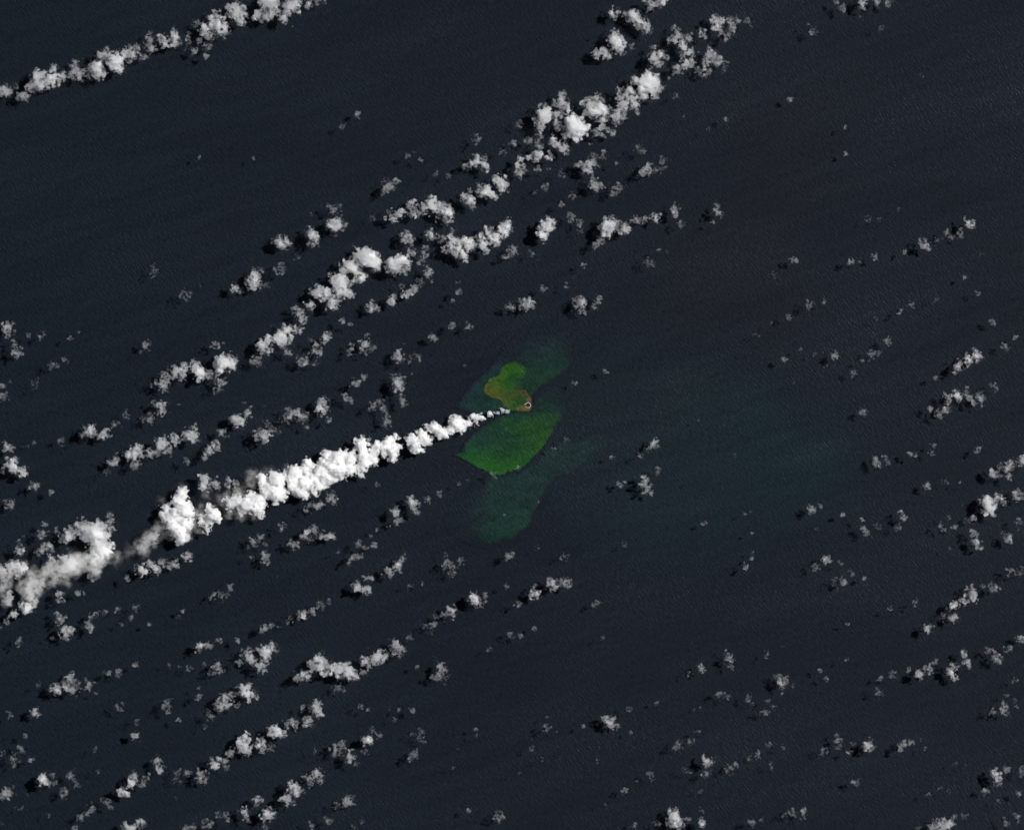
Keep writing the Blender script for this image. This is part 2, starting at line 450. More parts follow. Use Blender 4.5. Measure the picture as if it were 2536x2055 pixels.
def cloud_mesh(name, puffs, tone, base, seed, soft=False, tall=1.0, steam=False, core=None):
    """puffs: (px, py, radius) as photographed; the body is their union, roughened by billows, in real height.
    Returns the mesh about its own foot and that foot."""
    r = np.random.default_rng(seed)
    P = []
    fringe = []                                  # torn scraps round the edge
    if not soft and tone < 6:
        for (px, py, R) in puffs:
            if R < 5: continue
            for _ in range(int(2 + R * (0.42 if not steam else 0.30))):
                a, q = r.uniform(0, 2 * math.pi), r.uniform(0.8, 1.22)
                fringe.append((px + R * q * math.cos(a), py + R * q * math.sin(a), r.uniform(0.16, 0.34) * min(R, 14) + 0.7))
    shrink = 0.90 if fringe else 1.0
    for (px, py, R) in [(a, b_, c * shrink) for a, b_, c in puffs] + fringe:
        Rz = R * (0.62 + 0.09 * tone) * tall
        z = base + 0.62 * Rz + (r.uniform(0, 5) if R < 5.5 else 0)
        k = 1 - z / CAM_Z                       # where a thing at this height stands to be seen at (px, py)
        P.append((X(px) * k, Y(py) * k, z, R, Rz))
    P = np.array(P)
    lo = np.array([(P[:, 0] - P[:, 3]).min(), (P[:, 1] - P[:, 3]).min(), base - 2.0]) - 4.5
    hi = np.array([(P[:, 0] + P[:, 3]).max(), (P[:, 1] + P[:, 3]).max(), (P[:, 2] + P[:, 4]).max()]) + 4.5
    sh = np.maximum(np.ceil((hi - lo) / VX).astype(int) + 1, 4)
    ax = [lo[a] + np.arange(sh[a]) * VX for a in range(3)]
    F = np.full(sh, -1e3, np.float32)
    for (x, y, z, R, Rz) in P:
        d = np.sqrt(((ax[0] - x) / R)[:, None, None] ** 2 + ((ax[1] - y) / R)[None, :, None] ** 2 + ((ax[2] - z) / Rz)[None, None, :] ** 2)
        np.maximum(F, ((1 - d) * R).astype(np.float32), out=F)
    off = r.integers(0, NV, 3)
    Rm = float(np.average(P[:, 3], weights=P[:, 3] ** 2))
    if soft:
        F += 0.30 * min(Rm, 16) * 0.5 * block(N_BIG, off, sh) + 0.9 * block(N_FBM, off, sh)
    else:
        rag = float(np.clip((6.2 - tone) / 3.6, 0.0, 1.0))  # thin clouds are torn, dense ones heaped
        s1 = min(1.0, Rm / 8.0) ** 0.7
        F = np.where(F > 0, np.minimum(F, 7.0 - 3.6 * rag) * (0.9 - 0.3 * rag), F * 0.8)
        F += s1 * (5.5 * block(N_BIL, off, sh) + (3.5 + 1.5 * rag) * block(N_BIL2, (off * 7) % NV, sh))
        F += s1 * (0.9 + 1.2 * rag) * block(N_FBM, (off * 3) % NV, sh) + (0.5 + 0.5 * rag) * block(N_FINE, (off * 5) % NV, sh)
        F -= 0.2
        if Rm < 6.5 and not steam: F += 0.25 * (6.5 - Rm)
        if steam: F += (0.6 if Rm > 6.5 else -0.3) + 2.5 * s1 * block(N_BIL2, (off * 13) % NV, sh) + 0.8 * block(N_FINE, (off * 17) % NV, sh)
    F = np.minimum(F, ((ax[2] - base + 1.5) * 0.8 + 0).astype(np.float32)[None, None, :] + 1.2 * block(N_BIL, (off * 11) % NV, sh))
    F[0], F[-1], F[:, 0], F[:, -1], F[:, :, 0], F[:, :, -1] = -1, -1, -1, -1, -1, -1
    V, Q = surface_nets(F, lo, VX)
    if V is None: return None, None
    foot = np.array([P[:, 0].mean(), P[:, 1].mean(), base])
    if core is None: return (V, Q), foot
    return (V, Q), foot, surface_nets(F * 0.75 + (2.8 if tone < 4.2 else 1.4) * block(N_BIL2, (off * 19) % NV, sh) + 0.8 * block(N_FBM, (off * 23) % NV, sh) - core, lo, VX)

def vapour(name, color, density, g, lo=0.0, hi=0.0, size=7.0, absorb=0.0, detail=3.0):
    """cloud matter; with lo < hi its density billows between nothing (noise at lo) and full (noise at hi)"""
    m = bpy.data.materials.new(name)
    nt = NT(m)
    d = density
    if hi > lo:
        pos = nt.n('ShaderNodeNewGeometry').outputs['Position']
        no = nt.n('ShaderNodeTexNoise', {'Vector': pos, 'Scale': 1.0 / size, 'Detail': detail, 'Roughness': 0.65}).outputs[0]
        big = nt.n('ShaderNodeTexNoise', {'Vector': pos, 'Scale': 1.0 / 26, 'Detail': 1.0}).outputs[0]
        no = nt.math('ADD', no, nt.math('MULTIPLY_ADD', big, 0.4, -0.2))
        mr = nt.n('ShaderNodeMapRange', {'Value': no, 'From Min': lo, 'From Max': hi, 'To Min': 0.0, 'To Max': density}, interpolation_type='SMOOTHSTEP')
        d = mr.outputs[0]
    sc = nt.n('ShaderNodeVolumeScatter', {'Color': (*color, 1), 'Density': d, 'Anisotropy': g}).outputs[0]
    if absorb:
        da = nt.math('MULTIPLY', d, absorb)
        ab = nt.n('ShaderNodeVolumeAbsorption', {'Color': (0, 0, 0, 1), 'Density': da}).outputs[0]
        sc = nt.n('ShaderNodeAddShader', {0: sc, 1: ab}).outputs[0]
    nt.n('ShaderNodeOutputMaterial', {'Volume': sc})
    return m

def veil(name, color, density, size, g=0.3):
    """thin vapour fading out from the middle of a unit ball, streaked by noise"""
    m = bpy.data.materials.new(name)
    nt = NT(m)
    oc = nt.n('ShaderNodeTexCoord').outputs['Object']
    rr = nt.n('ShaderNodeVectorMath', {0: oc}, operation='LENGTH').outputs['Value']
    pw = nt.n('ShaderNodeNewGeometry').outputs['Position']
    wob = nt.n('ShaderNodeTexNoise', {'Vector': pw, 'Scale': 1.0 / 22, 'Detail': 3.0, 'Roughness': 0.6}).outputs[0]
    rr = nt.math('ADD', rr, nt.math('MULTIPLY_ADD', wob, 1.1, -0.45))
    fall = nt.n('ShaderNodeMapRange', {'Value': rr, 'From Min': 0.95, 'From Max': 0.15, 'To Min': 0.0, 'To Max': 1.0}, interpolation_type='SMOOTHSTEP').outputs[0]
    pos = nt.n('ShaderNodeNewGeometry').outputs['Position']
    no = nt.n('ShaderNodeTexNoise', {'Vector': pos, 'Scale': 1.0 / size, 'Detail': 4.0, 'Roughness': 0.6, 'Distortion': 0.3}).outputs[0]
    st = nt.n('ShaderNodeMapRange', {'Value': no, 'From Min': 0.40, 'From Max': 0.68, 'To Min': 0.05, 'To Max': 1.8}).outputs[0]
    d = nt.math('MULTIPLY', nt.math('MULTIPLY', fall, st), density)
    sc = nt.n('ShaderNodeVolumeScatter', {'Color': (*color, 1), 'Density': d, 'Anisotropy': g}).outputs[0]
    nt.n('ShaderNodeOutputMaterial', {'Volume': sc})
    return m

G = 0.6
OUTER = {1: 0.10, 1.5: 0.125, 2: 0.125, 2.5: 0.11, 3: 0.10, 3.5: 0.11, 4: 0.13, 4.5: 0.2, 5: 0.22, 6: 0.3}
INNER = {1: 0.04, 1.5: 0.06, 2: 0.2, 2.5: 0.36, 3: 0.55, 3.5: 0.6, 4: 0.7, 4.5: 0.8, 5: 0.9, 6: 0.5}
CORE = lambda t: 2.0 - 0.2 * t
M_CLOUD = {t: vapour('cloud_vapour', (0.98, 0.98, 0.99), d * 3.2, G, 0.42, 0.72, 7.0, 0.008, 4.0) for t, d in OUTER.items()}
M_CORE = {t: vapour('dense_cloud_vapour', (0.98, 0.98, 0.99), d * 2.6, G, 0.45, 0.78, 6.5, 0.0, 4.0) for t, d in INNER.items()}
M_STEAM = {t: vapour('steam', (0.995, 0.995, 0.995), d * 1.6, 0.2, 0.38, 0.62, 7.0, 0.0, 4.0) for t, d in OUTER.items()}
M_STEAM[6] = vapour('young_steam', (0.80, 0.93, 1.0), 0.22, 0.2)
M_STEAM_CORE = vapour('dense_steam', (0.995, 0.995, 0.995), 0.55, 0.2, 0.34, 0.56, 8.0, 0.0, 4.0)
M_VEIL = {t: veil('ash_steam', (1.0, 0.985, 0.96), {1: 0.02, 1.5: 0.034, 2: 0.05, 2.5: 0.07, 3: 0.095}[t], 12.0) for t in (1, 1.5, 2, 2.5, 3)}

DATA = r"""
# the street along the top left corner
1 2 35,560,35 0,570,30 60,575,20
1 1 90,545,20 75,530,12
1 2 150,600,32 115,610,20 140,615,20
1 3 255,505,62 200,550,40 290,500,40 225,460,25
1 3 335,430,24 345,480,28 335,530,22 390,470,28 405,495,18 330,405,14
1 3 475,445,40 500,485,25 450,470,25 470,385,18
1 3 600,420,50 555,440,30 640,350,40 610,470,35 640,460,30 550,480,18
1 4 710,390,55 735,380,40 690,360,35 740,435,30 720,340,28 670,310,18
1 3 810,330,45 780,330,30 850,310,30 885,355,25 870,330,25
1 2 935,250,25 915,280,20 945,310,24 940,210,14
1 3 1005,235,24 1025,275,27 1015,255,24 990,215,12
1 3 1090,235,34 1085,200,20 1095,270,25 1080,180,12
1 2 1175,265,20 1175,220,14 1160,300,12
1 2 1275,180,35 1230,150,20 1300,220,35 1290,290,22 1240,260,20 1210,320,22
1 3 1370,165,45 1340,110,35 1385,190,40 1330,150,30 1350,215,22
1 3 1465,65,50 1490,110,40 1430,50,25 1510,75,35 1500,150,20 1470,20,18
1 3.5 1680,40,60 1650,20,40 1665,100,40 1620,90,35 1700,70,40
1 3.5 1800,50,50 1830,60,30 1765,105,35 1770,125,25 1790,15,30
1 3 1930,25,25 1985,10,30 1860,15,25 1910,40,15 2010,8,20
1 2 1282,355,16
# the open water below the top left street
1 1 1235,990,14
1 1 1585,985,12
1 1 960,1690,26 945,1675,14
2 1 10,790,18
2 1 110,715,20
2 1.5 850,870,25 830,850,14
2 1 420,970,14 500,1000,12 455,945,10
2 3 593,1085,16 600,1070,10
2 2 680,1095,17
2 2 305,1160,35 275,1170,25 350,1125,18 260,1210,15 300,1130,16
# the thin street above the big left arc
1 3 1750,1515,40 1715,1510,22 1785,1530,22
1 3 1950,1475,40 1965,1510,25 1925,1440,25
1 1 1945,1335,10
1 3 2085,1410,45 2115,1380,25 2050,1400,25 2090,1450,18
1 2 2085,1300,30 2060,1285,15
1 2 1600,1710,34 1570,1720,20 1630,1695,16
1 2 1745,1670,28 1765,1685,14
1 2 1715,1675,12
1 1 1855,1600,14 1840,1620,10
4 3 1580,50,38 1545,35,24 1610,60,25 1585,10,20
4 2.5 1460,80,26 1450,60,16 1475,95,12
4 2 1660,60,15
4 2 1500,98,18
4 1 1155,120,28 1165,150,18 1140,105,15 1160,90,10
4 1 1255,55,12
2 3 460,1310,30 440,1280,30 470,1330,30 445,1335,24
2 3 455,1305,14
2 3.5 575,1270,38 520,1300,28 560,1245,25 590,1290,25 540,1320,20
2 3 655,1310,40 680,1330,30 620,1330,25 640,1280,25 665,1370,25 610,1360,18
2 3 380,1315,25 375,1340,20
2 3 325,1355,32 310,1320,18 330,1385,18
2 2 195,1360,19
2 2 30,1400,12 0,1400,20 10,1430,10
# the middle street climbing to the big cloud
2 3 850,1000,30 890,1010,30 905,1040,25 810,1020,25 780,1040,18 860,990,25
2 3.5 1005,1140,36 975,1120,25 1030,1135,22 1010,1180,25 1025,1105,12
2 3.5 905,1200,40 870,1195,30 935,1210,30 890,1170,25 950,1225,20
2 3.5 800,1240,36 775,1245,20 820,1265,18
2 2 805,1185,15
2 2 820,1300,16 840,1290,10
2 3 1120,1060,36 1100,1075,24 1145,1055,22 1125,1100,15 1105,1040,16
2 2 1235,1050,20 1225,1065,12
2 2.5 1020,940,22 1005,935,12
2 2 1080,895,20
# the great bright cluster upper right of centre
2 4 1905,510,50 1950,540,52 1920,480,35 1965,490,30 1890,600,32 1840,500,28 1965,590,25 1880,560,35 1930,440,14
2 3 1810,600,40 1770,650,38 1830,650,35 1740,560,20 1850,690,20 1750,610,25 1800,560,30
2 3 1725,730,45 1705,720,25 1740,765,25 1760,690,25
2 3.5 1590,680,60 1625,690,50 1560,650,40 1640,740,30 1600,620,30 1540,640,30 1545,700,30 1510,650,18
2 5 1465,790,58 1450,760,45 1490,810,50 1465,860,30 1430,830,30 1525,800,30 1410,750,16
2 2.5 1390,660,40 1355,720,30 1420,680,25 1340,650,25 1385,600,25 1355,760,18
2 3.5 1265,715,50 1285,690,35 1230,760,32 1250,790,28 1290,730,30 1210,750,20 1270,670,18
2 3 1115,775,22 1130,770,14
2 3 1325,880,27 1390,920,36 1410,940,25 1335,910,22 1365,915,22
2 3 1225,970,36 1180,985,22 1250,960,22 1125,995,20 1235,905,20
2 3 1300,985,24 1305,960,14
2 3 1170,880,22 1155,870,12
2 2 1235,855,20
2 2 1630,800,28 1670,810,22 1590,830,20 1700,830,16 1640,850,12
2 1.5 1350,800,28 1385,800,20 1395,840,20
2 2 1250,910,22 1240,880,16 1215,900,12
# the upper right cluster near the top edge
2 3 1935,20,32 1910,10,20 2005,15,30 2030,0,20 1930,50,24
2 3 1705,95,30 1690,110,20 1730,75,20 1695,40,10
2 3 1820,95,35 1800,120,20 1780,95,20 1815,75,16
2 3 1850,110,35 1870,150,32 1905,165,35 1910,195,25 1890,120,20
2 3.5 1715,225,35 1725,280,40 1740,310,32 1700,250,30 1745,250,25
2 3 1640,330,36 1600,340,25 1660,345,25 1580,345,14
2 2 1815,300,20 1805,285,12
2 3 1960,370,40 2000,340,30 1945,335,20 1985,390,25 1960,295,18
2 3 2095,220,34 2075,250,25 2120,270,25 2080,175,15
3 3 40,240,35 15,225,25 60,235,20 25,280,25
3 3 135,210,25 125,190,18 150,225,15
3 3 230,130,34 220,165,30 240,180,30 205,110,20 260,120,20
3 2 315,140,30 325,180,25 290,215,25 340,120,20 290,245,15
3 2 420,135,20 440,165,16
3 2.5 60,325,25 20,300,20 115,330,12
3 2.5 40,400,30 75,385,25 20,420,20
3 2.5 185,335,30 215,370,35 155,380,28 240,390,20
3 2 275,400,22 265,440,14
3 2 150,440,20 175,445,18 110,435,20 140,470,16
3 2 30,330,22 5,350,18
2 1.5 2110,430,28 2085,440,18
# the empty upper right water
3 3 1130,20,25 1130,45,22 1145,0,20
3 2.5 1005,50,20 1010,30,12
3 2 1225,5,20 1225,45,12
3 1 1290,15,26 1310,10,12
3 1 970,15,14 1110,105,10
3 2.5 830,195,22 840,185,12
3 1 800,155,12
3 2.5 1245,182,19
3 2 675,620,15
3 1 1500,472,10
3 1.5 285,745,13
3 1 1025,795,10
3 1.5 1025,958,12
3 1.5 170,810,10 300,795,8
3 1 20,718,8
# the lower middle street left of small tower
2 3 415,1480,36 385,1470,20 440,1495,22 405,1455,14
2 3 450,1575,26 435,1560,18
2 3 560,1470,32 580,1480,20 545,1460,12
2 3 705,1445,17
2 2.5 630,1485,22 620,1465,12
2 3 520,1590,22 535,1550,18 510,1620,15 515,1570,14
2 3 700,1500,30 725,1545,35 690,1560,30 680,1490,18 650,1560,20 700,1530,25
2 3 760,1590,32 720,1590,25 785,1610,20 700,1580,14
2 4 800,1520,42 785,1500,25 820,1545,20
2 3.5 890,1530,36 880,1490,30 910,1560,20 870,1470,20
2 4 960,1480,42 930,1440,30 970,1510,25 945,1465,30
2 4 1015,1420,42 1040,1400,30 1030,1450,30 1060,1440,20 1050,1380,20
2 2.5 550,1695,28 535,1685,16
2 2 490,1640,16 515,1650,10
# the row from small bright tower to right
2 4 1285,1420,42 1310,1390,30 1260,1460,32 1270,1490,18 1320,1420,20 1250,1440,20
2 2.5 1435,1345,22 1440,1370,16 1425,1330,12
2 2 1485,1385,18 1490,1435,15 1490,1410,12
2 3.5 1665,1420,45 1660,1460,30 1650,1390,25 1680,1360,14
2 3 1710,1400,38 1700,1370,22 1770,1415,35 1740,1430,25 1755,1395,14
2 3 1845,1375,25 1830,1390,14
2 3 1885,1375,25 1900,1385,15
2 2.5 1960,1350,28 1985,1345,15
2 2.5 2085,1290,20 2090,1330,22 2085,1310,20 2090,1270,10
2 2 1620,1500,22 1590,1530,18 1605,1520,14
2 2 1080,1570,28 1055,1560,20 1090,1585,12
2 2 1030,1600,18 1010,1600,10
2 2 1925,1640,28 1945,1640,15
2 1.5 1515,1655,15
2 3 1375,1275,15
3 3 220,1275,18 220,1310,22 235,1330,18 250,1345,15
3 1.5 200,1385,12
3 1 5,1400,20
2 1 1195,1580,22 1240,1610,10
2 1 2030,1565,12 1985,1560,10
# the loose scatter below the bright cluster
2 2 1540,1035,35 1580,1020,25 1500,1030,25 1545,1065,20
2 2 1580,980,24 1565,990,14
2 2 1470,1030,15
2 2 1635,975,18 1640,940,12
2 2.5 1385,1085,20 1380,1065,10
2 2.5 1275,1170,20 1290,1160,12
2 2 1210,1200,14
2 2 1585,1150,30 1580,1110,18 1590,1180,15
2 2 1625,1160,20
2 2.5 1725,1170,25 1740,1185,15 1735,1145,12
2 2.5 1700,1205,22
2 2.5 1445,1220,18 1450,1245,12
2 1.5 1865,925,28 1890,940,15
2 2.5 1920,1050,28 1960,1060,22 1985,1055,16 1925,1030,14
2 2 1880,1080,25 1920,1095,18 1860,1095,12
2 2.5 2010,1010,22 2015,1045,15 2005,990,10
2 1.5 2090,600,17
2 1 2050,490,8 1720,1020,10 1300,1050,10
# the big bright arc left of centre
4 3 1010,670,35 1030,620,30 1025,700,22 985,680,22 1040,650,20
4 2 950,680,14
4 3 1095,600,40 1075,580,25 1130,620,30 1150,580,30 1135,560,20 1070,630,18
4 4 1225,560,32 1235,600,30 1245,640,20 1210,590,20 1220,540,14
4 3.5 1290,610,30 1275,620,25 1320,600,18 1330,635,18 1350,620,14
4 5 1390,540,48 1370,580,32 1415,515,30 1355,545,22
4 4 1445,545,28 1455,520,25 1440,575,20
4 2.5 1380,665,26 1400,650,14 1355,660,14
4 2.5 1360,715,20 1335,710,12
4 4 1650,450,40 1620,430,25 1665,400,30 1680,440,22 1630,410,20
4 2 1600,530,28 1580,540,18 1620,545,14
4 4 1755,395,45 1740,370,30 1780,340,30 1760,430,22 1810,380,22 1770,310,20
4 3.5 1860,230,30 1880,260,28 1845,205,22 1890,290,22
4 3 1840,330,24 1870,345,18 1815,325,16
4 3.5 1935,190,28 1920,180,18 1940,170,14
4 3.5 1985,100,40 1960,110,30 2010,130,25 1950,95,16
4 4 2040,110,36 2075,150,40 2060,180,30 2090,200,20 2050,130,25
4 4 2105,50,42 2090,20,35 2130,20,20
5 4 0,110,36 20,40,48 40,100,35 70,120,20 60,50,28
5 3 130,20,30 105,30,20
2 4 20,1690,34 65,1660,46 100,1650,30 35,1640,20
2 5 175,1610,60 130,1590,36 220,1640,40 200,1610,40 230,1670,25 155,1565,18
2 4 350,1650,55 310,1640,35 390,1630,40 340,1690,30 410,1670,25 310,1680,25
2 2.5 100,1710,30 140,1720,22
# the short row under the big arc
4 3.5 1980,465,32 1960,465,20
4 2 1940,400,20 1935,385,10
4 3 2030,390,28 2045,365,20 2020,410,20
4 3 1880,525,28 1860,525,18 1910,530,20
4 2 1915,505,16
4 2 1970,545,15
4 2 1795,485,19 1785,475,10
5 3 195,190,26 185,215,18 200,160,14
5 2 240,205,13
5 3 320,150,25 310,170,18 345,130,14
5 3 415,118,25 400,110,16 430,125,12
5 3 470,80,24
5 3 380,62,17
5 3 500,40,22
5 2 570,40,10 565,25,8
5 1.5 740,95,14 725,105,8
5 1.5 735,45,10 700,150,12
# the grey scatter above the steam plume
5 3 150,430,28 140,455,22 155,480,18 130,410,14
5 2.5 165,375,14 200,460,18 210,440,12
5 2.5 65,460,20 60,485,14 70,430,12
5 2.5 360,500,30 375,530,20 365,475,14 340,510,16
5 2 440,545,14 430,525,8
5 2 480,510,18 445,500,14 465,500,10
5 2.5 90,670,26 105,680,14 75,655,12
5 2 150,630,15
5 2 40,760,22 25,745,12
5 2 65,775,17
5 2.5 360,660,38 350,690,25 385,650,22 340,630,18 385,700,18
5 1.5 385,780,18 395,800,14 385,740,14
5 2 210,810,25 195,830,14 185,800,12
5 2.5 245,780,15
5 2.5 265,825,22 280,815,14 255,800,12
5 2.5 285,915,26 280,935,15 300,920,14
5 2 295,870,12 285,860,8
5 2 15,285,14
5 2 65,300,12
5 1 130,1030,14 180,1020,10
5 2 440,610,8 395,420,7
5 1 780,560,7
# the short row right of the arc
5 2.5 575,380,20 585,395,14 570,360,10
5 2.5 700,310,20 705,325,12 695,295,8
5 1.5 795,315,18 815,325,9
5 2.5 1160,175,35 1130,180,20 1190,185,22
5 2.5 1065,195,25 1045,190,14 1080,185,14
5 2.5 1265,85,20 1255,65,10 1270,105,12
5 3 1500,170,38 1510,205,22 1490,150,22 1475,180,22
5 2.5 1610,150,18 1620,165,12 1605,130,8
5 2 1585,195,15 1580,185,8
5 1.5 1405,60,14
5 1 1455,12,8
# the row descending to the left edge
4 3 550,970,38 565,950,25 525,980,22 575,985,20
4 3 645,985,30 670,965,18 625,985,15
4 2.5 720,925,22 710,920,12
4 2.5 785,865,25 775,850,12
4 3 1000,810,30 1010,840,25 1025,800,18 1000,865,14
4 2 960,795,16 975,800,14
4 2.5 930,890,22 940,910,15 935,860,14
4 2 890,890,16
4 1 1110,800,12
4 1.5 210,1040,15
4 1.5 155,1070,12 170,1060,8
4 1 385,1030,20 405,1050,8
# the second row above the steam plume
4 3 665,1220,20 650,1215,10
4 3 720,1130,20 730,1145,12
4 3 700,1165,25 680,1155,14
4 3 800,1115,30 795,1130,20 785,1100,18
4 3.5 855,1095,38 850,1110,30 875,1120,25 850,1075,22 890,1125,20
4 2.5 845,1175,26 860,1180,12
4 3 940,1100,30 955,1080,18 930,1115,18
4 3.5 1005,1045,40 1015,1070,28 990,1030,22
4 3 985,1105,18
4 2 1060,1090,22 1045,1100,12
4 3 1090,1015,30 1080,1000,20 1105,1040,18
4 3 1175,990,38 1165,980,25
4 2.5 1215,975,26 1210,1010,25 1205,945,18
4 1.5 1165,1155,18 1170,1180,10
# the third row just above the plume
4 3 1300,1090,26 1280,1110,14 1305,1075,12
4 2.5 1270,1130,15
4 3 1345,1055,27 1360,1070,18 1330,1045,12
4 3 1385,975,27 1400,995,18 1375,960,14
4 3 1480,905,38 1465,890,22 1505,920,20 1480,940,15
4 3 1545,850,26 1560,845,12
4 3.5 1640,995,42 1625,985,25 1660,985,25 1640,1030,18
4 2.5 1665,915,20 1650,905,10
4 2 1690,945,22 1710,960,18 1735,970,14
4 2.5 1790,885,28 1805,880,18 1810,860,10
4 2 1750,900,15 1730,910,10
4 2.5 1840,850,20 1805,830,18 1860,840,12
4 3 1880,880,35 1900,900,25 1910,935,15
4 3 2010,790,35 1995,830,30 2030,830,25 2020,780,22
4 2.5 2045,900,16
4 1.5 1520,795,10 1640,810,10
# the left edge above the plume tail
4 2.5 50,340,35 60,310,20 45,370,20
4 2 95,440,25 90,480,20 85,410,15
4 2 120,480,22 110,495,14
4 1 175,365,14
4 1 260,380,20 265,350,10
4 2 440,385,14
4 1 490,350,8
4 1.5 320,560,22 315,545,12
4 1 355,560,14
4 1.5 405,520,19 415,530,10
4 2.5 215,675,25 235,655,14 210,690,10
4 2.5 20,750,26 5,760,16
4 2 5,685,18
4 1 60,660,11
4 1 910,430,22 930,430,14 930,460,10
4 1 880,470,12
4 1 1340,430,18 1360,450,12 1390,425,8
4 3 55,1070,32 75,1080,20 40,1050,15
4 3 65,1170,36 85,1195,30 40,1175,20 95,1150,20
4 3 135,1215,30 120,1230,22 150,1235,15
4 2.5 10,1215,15
4 3 212,1310,27 225,1310,18
4 2.5 60,1420,28 40,1410,15 70,1440,15
4 1 320,1345,14 310,1362,8
# the small towers along the plume top
4 3 1270,1255,30 1290,1275,18 1265,1280,14
4 3 1280,1310,32 1300,1330,18 1260,1315,14
4 3 1345,1295,30 1355,1320,15 1335,1300,14
4 3 1420,1285,22 1415,1265,16 1420,1310,18
4 2.5 1465,1285,20 1470,1310,14
# the ragged bank at the plume tail
4 2.5 265,1615,30 240,1610,18 280,1600,14
4 3.5 120,1700,25 130,1720,18
4 2 115,1655,13 155,1625,12
4 3 430,1620,40 390,1640,25 460,1630,20 355,1590,14
4 4 580,1600,60 540,1620,40 520,1560,45 480,1580,40
4 4 620,1570,45 640,1620,45 690,1570,25 600,1650,40
4 3 685,1490,25 690,1525,22 675,1545,14
4 4 640,1670,40 630,1710,45 590,1700,40
4 2.5 270,1700,30 310,1690,25 230,1720,20
4 2 265,1545,14 290,1555,10
7 4 170,350,42 150,340,30 190,350,25
7 3.5 80,390,26 90,380,12
7 3.5 380,270,22 375,290,22 390,310,15
7 3 485,255,16 520,260,12
7 2 40,440,16 0,480,14
# the row under the plume tail
7 4 880,115,32 905,125,25 860,105,18
7 3.5 940,75,25 970,110,25 990,125,18 950,95,20
7 3 1010,65,24 1000,50,12
7 3 1075,80,32 1085,45,18 1090,95,22
7 3 1170,30,28 1185,15,15 1155,55,12
7 3 795,165,16
4 2.5 1930,1440,22 1915,1455,15
4 2.5 1990,1425,25 1960,1420,14 1985,1445,12
4 1.5 2060,1370,30 2050,1390,16 2085,1400,18
4 2.5 1760,1565,20 1755,1590,12 1770,1540,12
4 2.5 1910,1620,28 1930,1640,22 1900,1590,14
4 2.5 1950,1590,30 1985,1620,25 1950,1560,14
4 2.5 2020,1620,22 2060,1620,22 2075,1600,10
4 2.5 1625,1630,20 1610,1610,12
4 2.5 1580,1665,22 1560,1690,14 1590,1650,14
4 2 1840,1680,25 1810,1660,14
4 1 1660,1680,14 1645,1710,12
7 2.5 1655,45,28 1665,35,18
7 2 1570,45,13
7 1.5 1720,150,8 2110,5,10
# the lower left corner rows
7 2.5 375,420,26 360,400,16 385,440,14
7 2.5 410,500,40 430,485,22 400,530,22 380,480,16
7 2 450,480,16 330,540,12
7 2.5 560,465,30 550,440,18 565,490,18
7 2.5 595,390,20
7 2 650,390,18 655,410,10
7 2 565,400,13
7 2.5 850,350,20 852,372,12
7 2 815,410,13
7 1.5 735,370,14 735,350,8
7 1 755,455,10
7 3 115,570,20 120,545,12 100,575,12
7 1 1140,375,12
7 1 1115,408,10
7 1 930,460,10
7 2 1325,275,20 1310,265,10
7 2 1395,280,20 1380,260,18 1415,270,10
7 2.5 1435,225,18
7 3 445,830,45 440,790,30 460,860,30 480,830,20
7 3 350,850,35 330,845,20 365,880,20
7 2.5 555,830,28 545,850,18 530,790,12
7 1.5 595,880,12 240,830,16
7 2.5 740,765,22 730,740,12
7 2 680,755,15 650,745,10
7 1.5 845,700,14
7 3 215,1010,28 225,990,18 195,1020,12
7 2 65,1020,15 50,1000,8
7 2.5 845,1150,25 860,1155,14 830,1150,14
7 2 852,1068,15
7 2.5 590,1237,13
7 2 160,1155,17
7 2 190,1290,15
7 2.5 85,1290,28 80,1260,16 95,1320,18
7 2.5 130,1235,20 115,1250,14
7 2 10,1250,16
7 3.5 275,1425,36 265,1400,22 290,1440,20
7 3 330,1395,16 340,1440,14
7 3 440,1395,22 460,1420,16 415,1390,14
7 3 490,1460,18
7 2.5 400,1490,20 390,1525,16
7 3 40,1510,35 60,1490,20 20,1530,20 75,1505,12
7 1 465,1358,8 610,1370,12
7 1 175,1522,10
7 2 130,1600,14 100,1590,8
7 2 305,1640,12
7 2 10,1697,11
# the lower left street ending beside largest tower
7 1.5 1480,552,14
7 3 1240,600,28 1230,585,14 1250,620,12
7 3 1295,590,22 1300,575,12
7 2 1370,565,17
7 2.5 1640,490,20 1650,470,14
7 2.5 1690,460,16
7 2 1735,470,10
7 2 1810,425,18 1790,440,12
7 3 1890,395,28 1870,400,20 1910,380,18
7 2.5 1950,385,18 1940,365,14
7 3 2000,335,22 1995,320,14
7 2 2050,318,13
8 3 105,220,30 90,210,20 120,240,14
8 3 165,235,25 175,230,14 165,265,14
8 2.5 165,165,18 195,170,12 150,155,12
8 3 300,130,30 310,150,22 285,115,18 275,155,14
8 2.5 355,90,28 375,60,22 370,120,15
8 2 390,40,16 400,20,8
8 2.5 115,25,22 90,30,18
8 2 60,60,14 60,95,10
# the clump below that lower left street
7 3 1540,640,30 1560,665,35 1580,680,25 1530,620,20
7 3.5 1650,630,38 1645,615,25 1660,660,25 1670,680,18
7 3 1710,600,28 1705,585,15 1725,620,12
7 3 1620,710,30 1640,735,20 1600,700,20
7 2.5 1490,690,20
7 2.5 1350,730,32 1325,750,20 1375,745,18
7 2 1270,705,14
7 2 1180,725,15
7 1.5 1120,718,10
7 1 1055,715,12
7 2.5 1045,960,25 1055,930,14
7 2.5 1050,990,18 1020,975,12
7 1 740,975,18 760,945,10
7 1.5 1110,1052,12
7 1 1280,1090,12
7 3 1235,905,20 1237,850,8
7 3.5 1400,920,32 1385,940,28 1370,965,28 1410,960,25 1395,900,20
